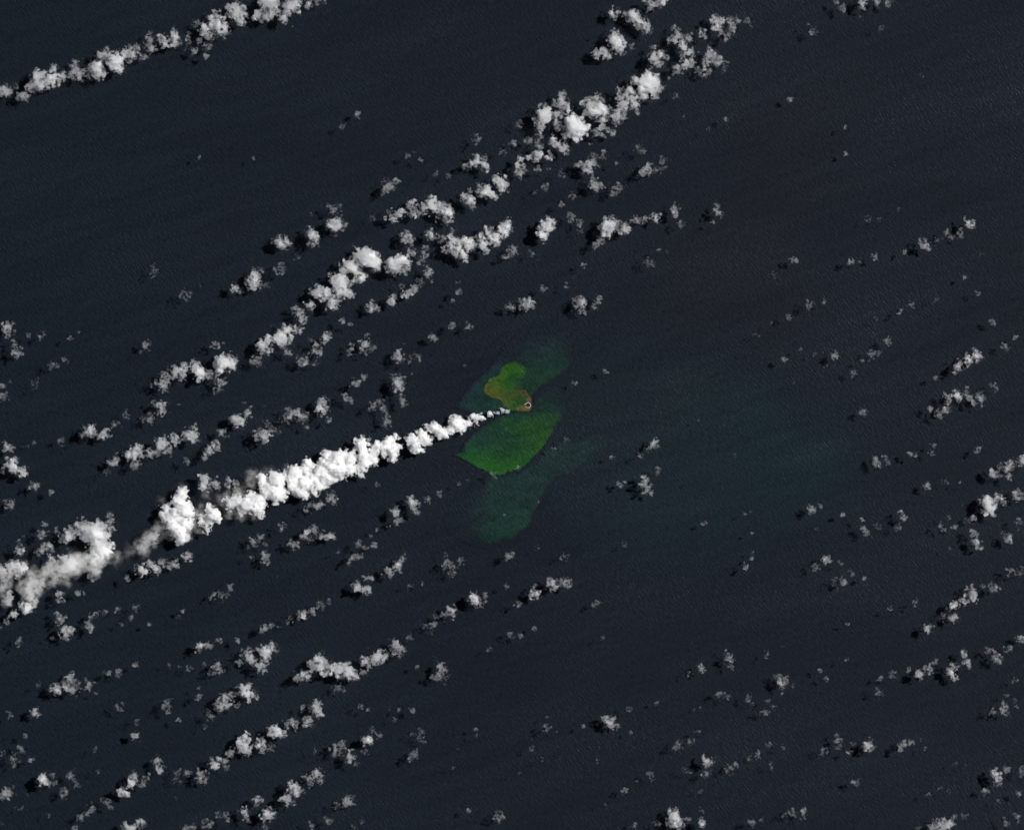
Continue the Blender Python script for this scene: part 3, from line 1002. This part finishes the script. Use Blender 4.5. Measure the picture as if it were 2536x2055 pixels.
7 2 1450,900,25 1480,960,18 1465,930,16
7 3.5 1530,870,40 1510,850,25 1570,890,30 1550,930,20 1500,880,20
7 2.5 1590,880,18
7 2.5 1310,1015,25 1300,1005,14
# the long bright street below the plume
7 3 1880,780,30 1860,790,22 1910,780,25 1920,760,18
7 2.5 1840,800,14
7 3.5 2010,690,40 1990,720,35 1980,670,25 1995,640,16
7 3 1950,690,28 1945,730,20
7 3.5 2040,720,30 2030,750,25
7 4 2110,740,36 2090,720,25 2105,770,22
7 2 2120,850,22 2080,860,18
8 4 50,745,42 20,730,30 80,770,30 100,780,20 60,700,20
8 3.5 160,690,30 150,670,20 180,710,20
8 3 140,750,16
8 3.5 230,660,36 215,690,20 240,630,20
8 3.5 280,650,26 280,625,20 275,675,14
8 3.5 355,600,38 345,580,28 385,610,25 375,630,22
8 2.5 340,630,18 320,610,16
8 2.5 430,537,17
8 2.5 525,470,18
8 2.5 570,460,20 560,505,14
8 2.5 595,405,16
8 2.5 650,400,25 640,420,12
8 2.5 690,370,30 700,400,18
8 4 840,300,38 825,280,22 860,320,22
8 2 900,285,18 905,310,12
8 3.5 1215,265,28 1225,280,20 1205,250,18
8 2 1210,215,12
8 2.5 1320,200,30 1330,220,22 1300,190,18 1310,170,14
8 2.5 1400,195,32 1395,175,20 1420,220,18
8 2 1110,330,18
8 2.5 1595,325,22 1575,330,12
8 2 1635,538,12
# the faint patches right of that street
8 1.5 1060,520,22 1075,535,12
8 1.5 1120,520,14
8 1 1210,480,12
8 1.5 935,605,12 920,615,9
8 2.5 640,740,32 660,760,24 625,715,18
8 2 620,785,28 590,780,20
8 1.5 640,810,16
8 1 590,665,12
8 1 480,725,12
8 2.5 680,80,28 655,100,18
8 2 695,120,25 705,140,14
8 2 750,60,20 745,80,10
8 1.5 655,20,14
8 2 1050,30,20 1065,15,15 1035,45,10
8 1.5 1400,40,20 1370,45,10
8 1.5 435,215,14 425,240,10
8 1 510,205,12
8 1.5 1035,218,12
# the water below the green patch
5 2.5 450,1420,35 440,1390,20 470,1450,22 480,1470,14
5 2.5 350,1470,28 340,1450,16
5 2 370,1520,26 350,1540,18 305,1555,12
5 2 540,1390,18 555,1405,10
5 1.5 615,1365,16
5 2.5 110,1675,22 95,1690,12
5 2.5 205,1675,18 215,1690,10
5 2 190,1620,12 150,1700,14
5 1 230,1580,14
5 1 1225,1690,14
5 2 955,1235,14 960,1255,12
5 1.5 1030,1225,9 900,1215,8 1105,1190,9
5 1.5 795,1275,7 735,1290,10
5 1 1240,1415,8 1025,1490,8
5 1 235,1300,14
# the dark water right of the island
5 2 1650,597,13 1645,585,7
5 2 1455,670,17 1465,660,10
5 2 1330,1078,12
5 1 1415,1020,15
5 1 1130,600,6
5 2.5 1950,1050,25 1965,1030,18 1970,1075,14
5 2 1920,1085,20
5 2 1860,1115,22 1880,1130,12
5 1.5 1775,1015,10
5 1.5 1690,1130,13
5 2.5 1890,1290,28 1890,1255,18
5 2 1910,1330,28 1930,1320,18 1900,1350,14
5 2 1740,1300,16 1775,1290,10
5 1 1970,1225,22 1995,1205,10
5 1 1770,1670,16 1040,960,8
6 1.5 85,890,9 105,910,8
# the upper faint row near right edge
3 2 1160,1370,18 1150,1350,10
3 1 1240,1370,12
3 1 1355,1305,10
3 2.5 1800,1395,28 1785,1375,18 1815,1400,20
3 2.5 1665,1450,18 1685,1480,18
3 2.5 1740,1460,18 1745,1435,10
3 2.5 1610,1495,18 1600,1520,12
3 2.5 1510,1525,30 1490,1500,15 1530,1540,20
3 2 1395,1575,14
3 2 1210,1600,20
3 2.5 1055,1635,19
3 2.5 1115,1640,11
3 1.5 705,1620,20 720,1635,12
3 1.5 1875,1583,10
3 1 580,1710,18
# the loose puffs right of the middle
6 2.5 800,175,22 810,195,14 790,185,12
6 2 675,255,14 680,265,8
6 1.5 895,165,13
6 2 560,290,9
6 2 460,367,9 485,370,6
6 2.5 1435,185,17
6 2 1365,225,15
6 2 1585,150,14 1590,120,8
6 1.5 1850,105,14
6 1 1220,268,10
6 1 1770,15,10
6 2.5 965,490,25 960,505,15 945,490,12
6 2 905,560,10
6 2 840,487,10
6 1.5 745,460,7 650,525,14
6 2 1215,485,26 1240,480,12
6 1.5 1185,480,18
6 1.5 1290,410,20
6 1.5 1135,525,16 1175,535,9
6 1.5 1075,605,22 1090,600,12
6 2.5 1133,850,20 1140,868,12
6 1 695,662,8
# the twin rows by the right edge
6 2.5 1945,293,19
6 2 2090,383,14
6 1.5 2020,440,22 2035,460,12
6 3 1720,570,28 1740,545,22 1710,590,16
6 2.5 1765,580,13
6 3 1790,525,28 1785,500,18 1800,545,18
6 3 1850,500,28 1835,470,18 1860,520,18 1820,455,10
6 3 1725,745,28 1715,720,18 1730,765,18
6 2 1665,770,25 1655,750,16
6 3 1655,830,24 1640,845,14
6 2.5 1600,860,22 1625,890,12
6 2.5 1555,830,16
6 2.5 1785,730,18 1785,700,14 1800,760,18
6 2 1825,790,13
6 3 1865,755,28 1875,790,18 1855,730,14
6 3 1950,690,20 1955,720,10
6 2 1585,640,12
# the grey row between the right edge streets
6 2.5 1210,1155,25 1200,1145,14
6 2 1235,1185,14
6 2.5 1285,1150,20 1275,1130,14
6 2 1435,1115,16
6 1.5 1465,1115,9
6 2 1560,1115,14 1565,1095,12
6 2 1570,1060,14
6 2 1845,1080,18 1860,1070,12
6 2.5 1535,1305,19 1530,1290,8
6 2 1645,1275,18 1655,1260,10
6 1 1740,1287,6
# the bright street cut by the right edge
6 3 2060,1175,30 2040,1200,25
6 2 2045,1250,18
6 3 2000,1195,22 1990,1185,14
6 3.5 1960,1235,30 1980,1245,18 1940,1235,16
6 3 2125,1160,30 2135,1130,16
6 4 1915,1420,45 1905,1390,28 1930,1450,30 1900,1470,20 1950,1440,18
6 3 1945,1490,14
6 4 1975,1380,22 1965,1365,14
6 4 2010,1405,22 2015,1425,14
6 4 2105,1365,32 2120,1380,18 2090,1345,18
6 3 2110,1540,22 2105,1520,12 2110,1575,12
6 2.5 2035,1625,28 2050,1640,18 2020,1605,16
6 3 1825,1600,22 1820,1620,14
6 3 1845,1655,28 1865,1690,18 1845,1690,18
6 2.5 1705,1560,18 1720,1550,10
6 2 1670,1505,10
6 1.5 1620,1560,22 1630,1580,12
6 2 1670,1705,12
6 2 1815,1510,25 1790,1530,16
6 1 1760,1430,10
# the small group below the teal drift
6 3 1385,1505,25 1365,1485,14 1380,1520,14
6 2.5 1345,1575,18
6 3 1220,1555,20 1235,1570,14 1215,1540,8
6 2.5 1165,1600,20 1140,1580,18
6 2 1130,1520,8
6 2.5 820,1465,24 815,1445,14
6 1.5 870,1430,14
6 1.5 1010,1490,13
6 1 850,1575,10
6 1.5 145,1540,16
6 2 393,1483,9
6 1 440,1470,6 445,1600,8 335,1120,9
9 2.5 405,90,19 410,105,10
9 1.5 440,40,11 445,15,8
9 3 905,50,25 915,35,14 895,70,12
9 2.5 840,90,22 845,110,12
9 3 990,70,15
9 3 1015,190,22 1005,170,12
9 2.5 960,180,14 955,205,10 970,235,14
9 1.5 1060,120,12 1070,145,10
9 1.5 1148,168,10
9 2.5 1463,315,15 1463,335,9
9 1.5 1305,355,11
9 1.5 1040,455,11
# the steep street at the right edge
9 3.5 2050,125,22
9 3 2090,130,20
9 3 2130,130,25 2115,100,12
9 3 1955,225,28 1945,205,14 1965,245,10
9 3.5 1820,270,32 1805,240,22 1835,295,20 1815,215,12
9 3 1755,310,28 1770,330,14
9 3 1715,330,22 1690,340,18 1670,360,14
9 3 1700,405,25 1710,435,14
9 2.5 1650,415,22 1630,425,14
9 2.5 1540,480,28 1530,465,14 1555,500,14
9 2 1880,215,14
# the brightest street in lower right part
9 3 2110,540,22 2130,550,18
9 2.5 2045,605,22 2050,620,12
9 3 1920,615,22 1915,600,12
9 3 1965,655,30 1985,680,20 1950,630,16
9 4 1765,650,22 1755,625,16 1780,690,22 1800,710,18
9 4 1680,760,22 1700,780,20 1715,795,14 1655,760,16
9 2.5 1695,710,28 1720,725,16
9 4 1540,730,25 1550,750,18 1525,715,14
9 2.5 1490,760,28 1500,790,16 1475,775,14
9 2 1580,690,18
9 2 1420,730,14
9 2.5 1320,765,25 1340,770,14
9 2.5 1240,880,22 1220,855,12 1235,905,9
9 1 1235,800,20
9 2.5 2020,980,28 2035,1000,16 2010,945,14
9 2 1950,1000,20
9 2 2095,970,10
9 2.5 2080,805,14 2080,790,10
9 1 2085,930,12 2035,895,14
# the scatter left of that lower right street
9 3 298,655,28 290,640,16 310,680,14
9 2 300,710,22
9 3 125,735,22 115,720,14 135,750,12
9 2 60,760,18 45,770,10
9 2.5 540,635,16 530,665,10
9 1.5 632,592,10
9 2.5 640,820,32 660,800,18 640,845,14
9 2.5 620,795,18 600,775,14
9 2.5 690,830,14
9 2 625,885,12
9 2.5 235,900,18
9 2.5 265,890,14 295,905,14
9 2.5 425,910,18 410,920,10
9 2 440,950,12
9 3 545,935,20 555,925,12
9 2 575,970,14
9 2 525,1005,20 505,1005,12
9 1.5 80,990,10 120,970,8
9 2 870,740,12
9 2 905,797,12
9 1.5 1035,680,12 990,672,8
# the bottom right rows
9 2.5 980,1180,22 985,1210,20 975,1145,14
9 2 890,1240,22 895,1260,14
9 2.5 1075,1200,14 1080,1215,10
9 2 1055,1250,14
9 2.5 1165,1205,32 1160,1185,16 1210,1220,12
9 2 1385,1210,25 1375,1230,14
9 2 1435,1185,16
9 1.5 1490,1170,10
9 2 1523,1225,12
9 3 165,1310,32 150,1295,16 180,1330,18
9 2.5 165,1380,25 150,1390,14
9 2 40,1380,16 20,1355,12
9 3 300,1345,20 315,1390,10
9 2 345,1330,14
9 2.5 430,1290,18
9 2.5 475,1260,18 485,1285,10
9 2 540,1205,14
9 2 633,1222,14
9 2.5 562,1345,14 565,1325,10
9 2 60,1185,20 45,1190,12
9 2 110,1120,14
9 2.5 1085,1440,18 1090,1455,10
9 1 120,1495,12
# the bottom right corner
9 3 1965,1390,28 1975,1420,25 1950,1370,14
9 3 1970,1460,22 1970,1490,9
9 3 2030,1355,22 2015,1365,12
9 2 1900,1490,20 1885,1500,10
9 2.5 2125,1380,18 2130,1350,14
9 1.5 2105,1510,16
9 1.5 1975,1560,12
9 1 1710,1330,16 1775,1335,8
9 1.5 1620,1470,16
9 1 1665,1490,12 1550,1520,14
9 3.5 1620,1710,45 1660,1700,35 1580,1720,30 1640,1690,28
9 2.5 1770,1645,18 1775,1660,10
9 2 1705,1650,16
9 2.5 1480,1725,13
9 2.5 2020,1690,18 2030,1700,14 2010,1660,12
9 2.5 2095,1650,18 2110,1680,12
# the bottom edge right of middle
8 3 2080,1660,40 2070,1620,25 2085,1690,35 2050,1690,25 2110,1700,25
8 3 1830,1715,16
8 2 1975,1700,20
9 3 45,1670,20 5,1690,14
9 3 135,1690,25 150,1680,14
9 3 130,1620,14 120,1600,8
9 3 440,1695,21
9 1.5 500,1670,9
9 3 690,1630,22 710,1650,12
9 3 765,1615,22 755,1645,16
9 2 645,1650,16
8 2.5 1940,1410,22 1920,1385,16
8 1 1860,1415,14
8 1.5 1775,1490,20
8 2 1655,1585,9
8 2.5 2100,1210,25 2080,1220,14
8 2.5 985,1650,25 995,1630,12 965,1660,12
8 2 800,1615,14
8 2.5 1280,1095,20 1275,1080,10
8 1 1290,1030,10
8 2 1680,1065,32 1700,1085,18 1735,1085,12
8 2 1650,1045,20 1625,1045,10
8 2 1515,1088,12
8 1 1800,985,14
8 1.5 1965,945,10
8 1 1810,1130,10 1355,1125,10
8 2 1193,1220,14 1195,1240,9
8 1.5 1258,1298,9 1110,1378,10
8 1 1605,1305,10
8 1 840,1105,14 850,1145,12
8 1 735,1225,9
8 2 703,1350,10
# the clumps left of bottom middle
8 3.5 165,1175,32 180,1185,16 150,1165,16
8 3 195,1110,20 185,1120,12
8 2.5 240,1145,18
8 2 155,1250,16
8 2.5 65,1275,30 75,1255,16
8 2.5 50,1300,22 90,1320,14
8 2 15,1220,18 20,1190,12
8 3 500,1170,25 510,1120,14 495,1145,14
8 2.5 455,1145,14
8 2.5 455,1265,26 470,1245,14 435,1295,14
8 2 450,995,14
8 2 125,965,14
8 1.5 175,990,10
8 1.5 305,970,14
8 1.5 360,985,9
8 1 330,1045,14
8 3.5 45,1550,32 75,1535,16 65,1580,12 30,1560,18
8 2.5 85,1720,14
8 2.5 135,1690,12
7 1.5 1970,1240,18
7 2 2100,1240,32 2085,1270,14
7 2 2130,1200,20
7 2.5 2100,1585,25 2110,1570,14
7 2 2050,1680,20
7 1.5 1940,1710,18
# the street with the bright knob lower left
7 3 985,1300,25 980,1280,14
7 3 990,1350,30 1000,1370,18
7 3 915,1410,20 925,1390,12
7 4 820,1440,30 850,1430,18 835,1410,16
7 3.5 880,1450,22 875,1435,14
7 2 830,1390,20
7 4 765,1505,32 780,1515,16
7 3 660,1555,20 645,1540,12
7 2.5 690,1590,12
7 3 575,1595,22 570,1612,12
7 2.5 510,1650,20 490,1660,12
7 2.5 540,1640,14
7 2.5 470,1725,18
7 2.5 1110,1380,18
7 2.5 1165,1380,20
7 2.5 1080,1420,14 1120,1430,12
7 3 1255,1400,35 1240,1410,22 1290,1385,16
7 3 1330,1320,30 1320,1335,16
7 3 1390,1310,25 1360,1300,16 1410,1340,18
7 5 1520,1220,42 1500,1190,28 1530,1160,28 1540,1240,25 1480,1210,18
7 2 1440,1255,25 1425,1270,14
7 3 1640,1190,28 1620,1170,22 1635,1240,20 1600,1205,18
7 2.5 1690,1220,18
7 4 1720,1125,38 1690,1110,28 1740,1140,25 1770,1140,20
7 3 1780,1080,20 1770,1100,12
7 3 1820,1060,28 1835,1090,20 1850,1110,12
7 3.5 1910,1050,30 1930,1040,18 1900,1065,18
7 3.5 1965,970,38 1960,1000,25 1990,1010,20 1985,945,16
7 3 1940,1085,16
7 2 1890,980,20
# the bottom edge row left of middle
7 3 1980,1380,28 1990,1420,22 2000,1400,14
7 2.5 1920,1410,25 1935,1450,20
7 4 1830,1480,40 1850,1490,28 1880,1490,20
7 3.5 1800,1540,35 1770,1540,25 1820,1560,20
7 3.5 1605,1550,28 1600,1575,12
7 3 1520,1620,22 1530,1650,22 1520,1600,14
7 3.5 1670,1630,38 1650,1650,25 1690,1660,18
7 3 1650,1710,20 1665,1720,12
7 2 1550,1670,16
7 2.5 1360,1640,22 1350,1625,12
7 2.5 1400,1640,20 1420,1670,14
7 3 1290,1690,28 1310,1700,14
7 2.5 1160,1720,22 1200,1710,18
7 3 885,1690,30 900,1700,16
7 3.5 805,1725,35 770,1730,22 835,1725,16
7 1 1100,1530,9
= plume
5 6 1040,845,15 1048,850,8
5 6 1010,835,15 1002,828,9 1015,845,9
5 6 980,855,12
5 6 960,853,9
5 5 928,862,18 932,852,10
5 6 905,890,8 880,860,9 900,850,8
5 5 882,885,19 875,878,10
5 5 845,890,26 835,872,18 850,912,15 855,885,16
5 5 800,922,22 790,915,14 812,925,12
5 6 800,890,12 820,885,9
5 5 730,905,30 745,925,26 760,930,22 705,895,18 775,928,16
5 5 710,925,32 690,950,25 700,970,14 745,950,22
5 5 610,965,35 640,975,28 620,990,25 655,970,20
5 5 570,945,28 590,950,25 550,950,20 600,930,18
5 5 515,1000,30 500,975,20 530,1030,30 550,1020,22
5 5 450,1030,40 430,1020,28 470,1060,35 480,1085,22 460,1090,20
5 5 325,1080,38 330,1110,30 330,1140,22 325,1010,20 300,1100,20
5 5 280,1060,38 300,1035,28 250,1075,30 270,1100,24
5 5 230,1060,32 210,1095,36 180,1130,36 215,1160,22
5 5 130,1050,40 110,1070,25 150,1085,30
5 5 145,1120,42 150,1165,40 130,1195,34 130,1240,16
5 3 345,990,12 370,1010,12 375,1060,12
5 5 55,1140,42 20,1130,38 65,1110,25
5 5 45,1200,42 70,1210,32 10,1200,46 0,1240,22
4 5 2100,1140,48 2040,1120,35 2015,1150,32 2130,1130,20
4 5 2060,1185,46 2105,1210,46 2085,1240,28
4 5 2000,1210,42 2030,1250,38 2060,1275,30 2020,1290,26
4 5 1920,1170,28 1910,1205,28 1935,1250,36 1975,1235,34
4 5 1960,1290,38 1980,1320,30 1960,1350,22 1925,1300,26
4 5 1895,1295,46 1880,1340,42 1900,1375,22
4 5 1840,1225,44 1820,1260,42 1790,1245,26 1815,1195,20
4 5 1830,1310,40 1850,1335,26
4 5 1725,1275,52 1695,1310,44 1760,1270,24
4 5 1725,1360,48 1750,1350,36 1715,1410,18
4 5 1660,1335,40 1640,1295,36 1630,1255,28
4 4 1610,1400,44 1590,1440,40 1625,1470,26 1640,1430,24
4 4 1540,1420,48 1520,1455,28 1560,1380,30
4 3.5 1470,1400,42 1440,1420,34 1490,1445,24 1415,1395,20
4 5 1330,1490,44 1345,1500,32 1310,1460,26 1362,1507,16
4 3 1290,1540,28 1260,1535,26 1290,1585,20 1250,1500,22
4 3.5 1130,1365,38 1110,1400,40 1150,1335,20
4 4.5 1155,1455,48 1180,1480,32 1120,1445,30
4 3.5 1100,1485,44 1060,1500,40 1040,1450,30 1020,1480,26
4 3.5 1080,1550,44 1140,1540,42 1180,1550,34
4 4.5 1120,1600,46 1130,1635,38 1160,1620,28
7 3 445,75,34 470,60,26 415,95,24 455,110,20
7 3 620,25,36 645,10,26 600,60,26
7 3 130,105,30 105,90,20 145,120,18
4 3 690,1690,22 670,1720,30
7 2.5 215,190,32 235,225,26 190,235,24
7 2.5 20,150,26 35,175,22 10,110,26
7 2.5 60,120,34 100,140,28 75,80,24
7 2.5 325,70,32 385,130,30 350,100,26
7 2.5 190,285,32 215,310,24 160,255,26
7 2.5 560,105,28 600,130,26 580,165,18
7 2.5 400,40,24 510,70,30 540,25,24
7 2.5 60,285,26 30,320,22
4 2.5 960,1630,26 915,1660,26 890,1700,22
~ soft
4 2 920,1640,45 950,1635,32 900,1620,20
4 2 885,1690,48 905,1720,36 850,1670,26
4 1.5 1000,1610,34 960,1680,26
7 1.5 740,40,30 720,25,24 745,15,20
7 3 620,35,58 655,10,40 565,60,34
7 2.5 590,95,46 600,145,30 580,60,32
7 3 440,80,60 475,60,44 385,110,46
7 2.5 400,160,40 420,200,26 500,115,32
7 2 310,170,46 330,205,32 290,140,28
7 2.5 225,185,52 200,225,48 240,245,38
7 2.5 180,260,44 200,295,38 130,240,28 120,205,30
7 3 125,110,38 95,95,30 150,100,32
7 3 25,165,38 8,130,30 60,205,30 25,205,30
7 2 40,285,34 25,315,28 55,320,26
4 2 1560,1240,36 1590,1225,24 1570,1280,36 1600,1300,28
4 2 1500,1345,36 1470,1340,24 1420,1360,26
4 1.5 1210,1560,36 1200,1520,28 1240,1590,26
4 1 1010,1400,30 1130,1310,24 1250,1440,30 1390,1430,30 1340,1440,26
4 2 1060,1600,40 1000,1560,34 1180,1600,36
4 2 1440,1470,36 1520,1480,40 1600,1490,34
4 1.5 1380,1410,30 1270,1500,34
4 1 1640,1220,30 1700,1215,30 1780,1190,26
7 3 300,110,44 350,95,40 270,150,36
7 2.5 200,130,40 60,150,30 160,200,40 0,250,40
7 3 520,60,44
7 2.5 340,160,36 480,140,30
4 2 980,1570,34 1010,1530,30 1230,1470,30
4 1 800,1720,44
7 1 690,45,44 740,60,36
4 1 1290,1370,34 1360,1380,30
"""

def read_data():
    sections, cur, mode = [], None, 'cloud'
    for line in DATA.strip().splitlines():
        if line[0] == '#':
            cur = (line[2:], []); sections.append(cur)
        elif line[0] == '=': cur = ('plume', []); sections.append(cur)
        elif line[0] == '~': cur = ('soft', []); sections.append(cur)
        else:
            f = line.split()
            t = int(f[0]) - 1
            ox, oy = (0, 843, 1686)[t % 3], (0, 683, 1365)[t // 3]
            puffs = []
            for p in f[2:]:
                x, y, rr = map(float, p.split(','))
                puffs.append((ox + x * .39738, oy + y * .39738, rr * .39738))
            cur[1].append((float(f[1]), puffs))
    return sections

ORD = 'zeroth first second third fourth fifth sixth seventh eighth ninth tenth eleventh twelfth thirteenth fourteenth fifteenth sixteenth seventeenth eighteenth nineteenth twentieth'.split()

def cloud_label(tone, puffs, n_from_left, n_all, phrase):
    P = np.array(puffs)
    w, h = np.ptp(P[:, 0]) + 2 * P[:, 2].max(), np.ptp(P[:, 1]) + 2 * P[:, 2].max()
    size = 'small' if max(w, h) < 26 else 'mid-sized' if max(w, h) < 46 else 'big'
    look = 'faint' if tone < 2 else 'grey' if tone < 3 else 'pale' if tone < 4 else 'bright'
    if n_all == 1: where = 'alone in'
    elif n_from_left <= (n_all + 1) // 2: where = ORD[n_from_left] + ' from left in'
    elif n_from_left == n_all: where = 'rightmost in'
    else: where = ORD[n_all - n_from_left + 1] + ' from right in'
    if n_from_left == 1 and n_all > 1: where = 'leftmost in'
    return f'{size} {look} cloud, {where} {phrase}'

sections = read_data()
every = []
for si, (phrase, lst) in enumerate(sections):
    if phrase in ('plume', 'soft'): continue
    for (tone, puffs) in lst:
        area = sum(p[2] ** 2 for p in puffs) ** .5 * (0.4 + 0.2 * tone)
        every.append((area, si, tone, puffs))
every.sort(key=lambda e: -e[0])
LIMIT = 296
named, rest = every[:LIMIT], every[LIMIT:]
n_seed = 1000
for si, (phrase, lst) in enumerate(sections):
    mine = sorted([e for e in named if e[1] == si], key=lambda e: np.mean([p[0] for p in e[3]]))
    for k, (_, _, tone, puffs) in enumerate(mine):
        n_seed += 1
        r = random.Random(n_seed)
        base = 27 + r.uniform(-2, 3)
        (V, Q), foot, (V2, Q2) = cloud_mesh('cloud', puffs, tone, base, n_seed, core=CORE(tone))
        o = link('cumulus_cloud', mesh_from('cumulus_cloud', V - foot, Q), M_CLOUD[tone])
        o.location = foot
        if V2 is not None and len(Q2) > 30 and tone >= 2:
            tag(link('dense_core', mesh_from('dense_core', V2 - foot, Q2), M_CORE[tone], o), kind='stuff')
        tag(o, cloud_label(tone, puffs, k + 1, len(mine), phrase), 'cloud', 'clouds in ' + phrase)

# the smallest wisps, too many to name one by one: one object
VV, QQ, MM, nb = [], [], [], 0
wisp_tones = sorted({e[2] for e in rest})
for (_, si, tone, puffs) in rest:
    n_seed += 1
    res, foot = cloud_mesh('wisp', puffs, tone, 29 + random.Random(n_seed).uniform(-2, 3), n_seed)
    if res is None: continue
    VV.append(res[0]); QQ.append(res[1] + nb); nb += len(res[0])
    MM.append(np.full(len(res[1]), wisp_tones.index(tone), np.int32))
me = mesh_from('cloud_wisps', np.concatenate(VV), np.concatenate(QQ))
for t in wisp_tones: me.materials.append(M_CLOUD[t])
me.polygons.foreach_set('material_index', np.concatenate(MM))
tag(link('cloud_wisps', me), 'tiny scraps of cloud scattered between the bigger clouds over the sea', 'clouds', None, 'stuff')

# ------------------------------------------------------------------ the steam plume
plume = empty('steam_plume', (IX, IY, 0))
tag(plume, 'dense white steam plume streaming from the island to the lower left edge', 'steam plume')
def plume_base(px): return float(np.interp(px, [600, 800, 1000, 1150, 1200, 1240, 1262], [24, 22, 19, 11, 8, 5, 3]))
ball = bpy.data.meshes.new('vapour_veil')
bm = bmesh.new()
bmesh.ops.create_icosphere(bm, subdivisions=3, radius=1.0)
bm.to_mesh(ball)
bm.free()
for phrase, lst in sections:
    if phrase == 'plume':
        for (tone, puffs) in lst:
            n_seed += 1
            px = np.mean([p[0] for p in puffs])
            res, foot, inner = cloud_mesh('puff', puffs, tone, plume_base(px), n_seed, steam=True, core=CORE(tone))
            if res is None: continue
            o = link('steam_puff', mesh_from('steam_puff', res[0] - foot, res[1]), M_STEAM[tone], plume)
            o.location = foot - np.array([IX, IY, 0])
            if inner[0] is not None and len(inner[1]) > 30 and 3 <= tone < 6:
                tag(link('dense_core', mesh_from('dense_core', inner[0] - foot, inner[1]), M_STEAM_CORE, o), kind='stuff')
            if tone == 6: o['label'] = 'small bluish young puff near the island'
    elif phrase == 'soft':
        for (tone, puffs) in lst:
            for (px, py, R) in puffs:
                z = 36 + 6 * math.sin(px * .7 + py)
                k = 1 - z / CAM_Z
                o = bpy.data.objects.new('vapour_veil', ball)
                o.location = (X(px) * k - IX, Y(py) * k - IY, z)
                q = random.Random(int(px * 7 + py))
                o.scale = (R * q.uniform(1.7, 2.2), R * q.uniform(1.35, 1.7), R * 1.15)
                o.rotation_euler = (0, 0, q.uniform(0.2, 2.2))
                o.parent = plume
                col.objects.link(o)
                if not ball.materials: ball.materials.append(None)
                o.material_slots[0].link = 'OBJECT'
                o.material_slots[0].material = M_VEIL[tone]
                o['label'] = 'soft thinning veil of the tail'
# the thin jet between vent and first puffs
jet = [(1302, 1004.5, 1.6), (1297, 1006, 2.2), (1292, 1008.5, 2.6), (1287, 1010.5, 3.0), (1282, 1013, 3.4), (1276, 1014.5, 2.6), (1268, 1016.5, 2.6)]
res, foot = cloud_mesh('jet', jet, 2, 3.0, 77, soft=True, tall=0.8)
o = link('steam_jet', mesh_from('steam_jet', res[0] - foot, res[1]), vapour('vent_steam', (0.95, 0.92, 0.88), 0.05, 0.2), plume)
o.location = foot - np.array([IX, IY, 0])
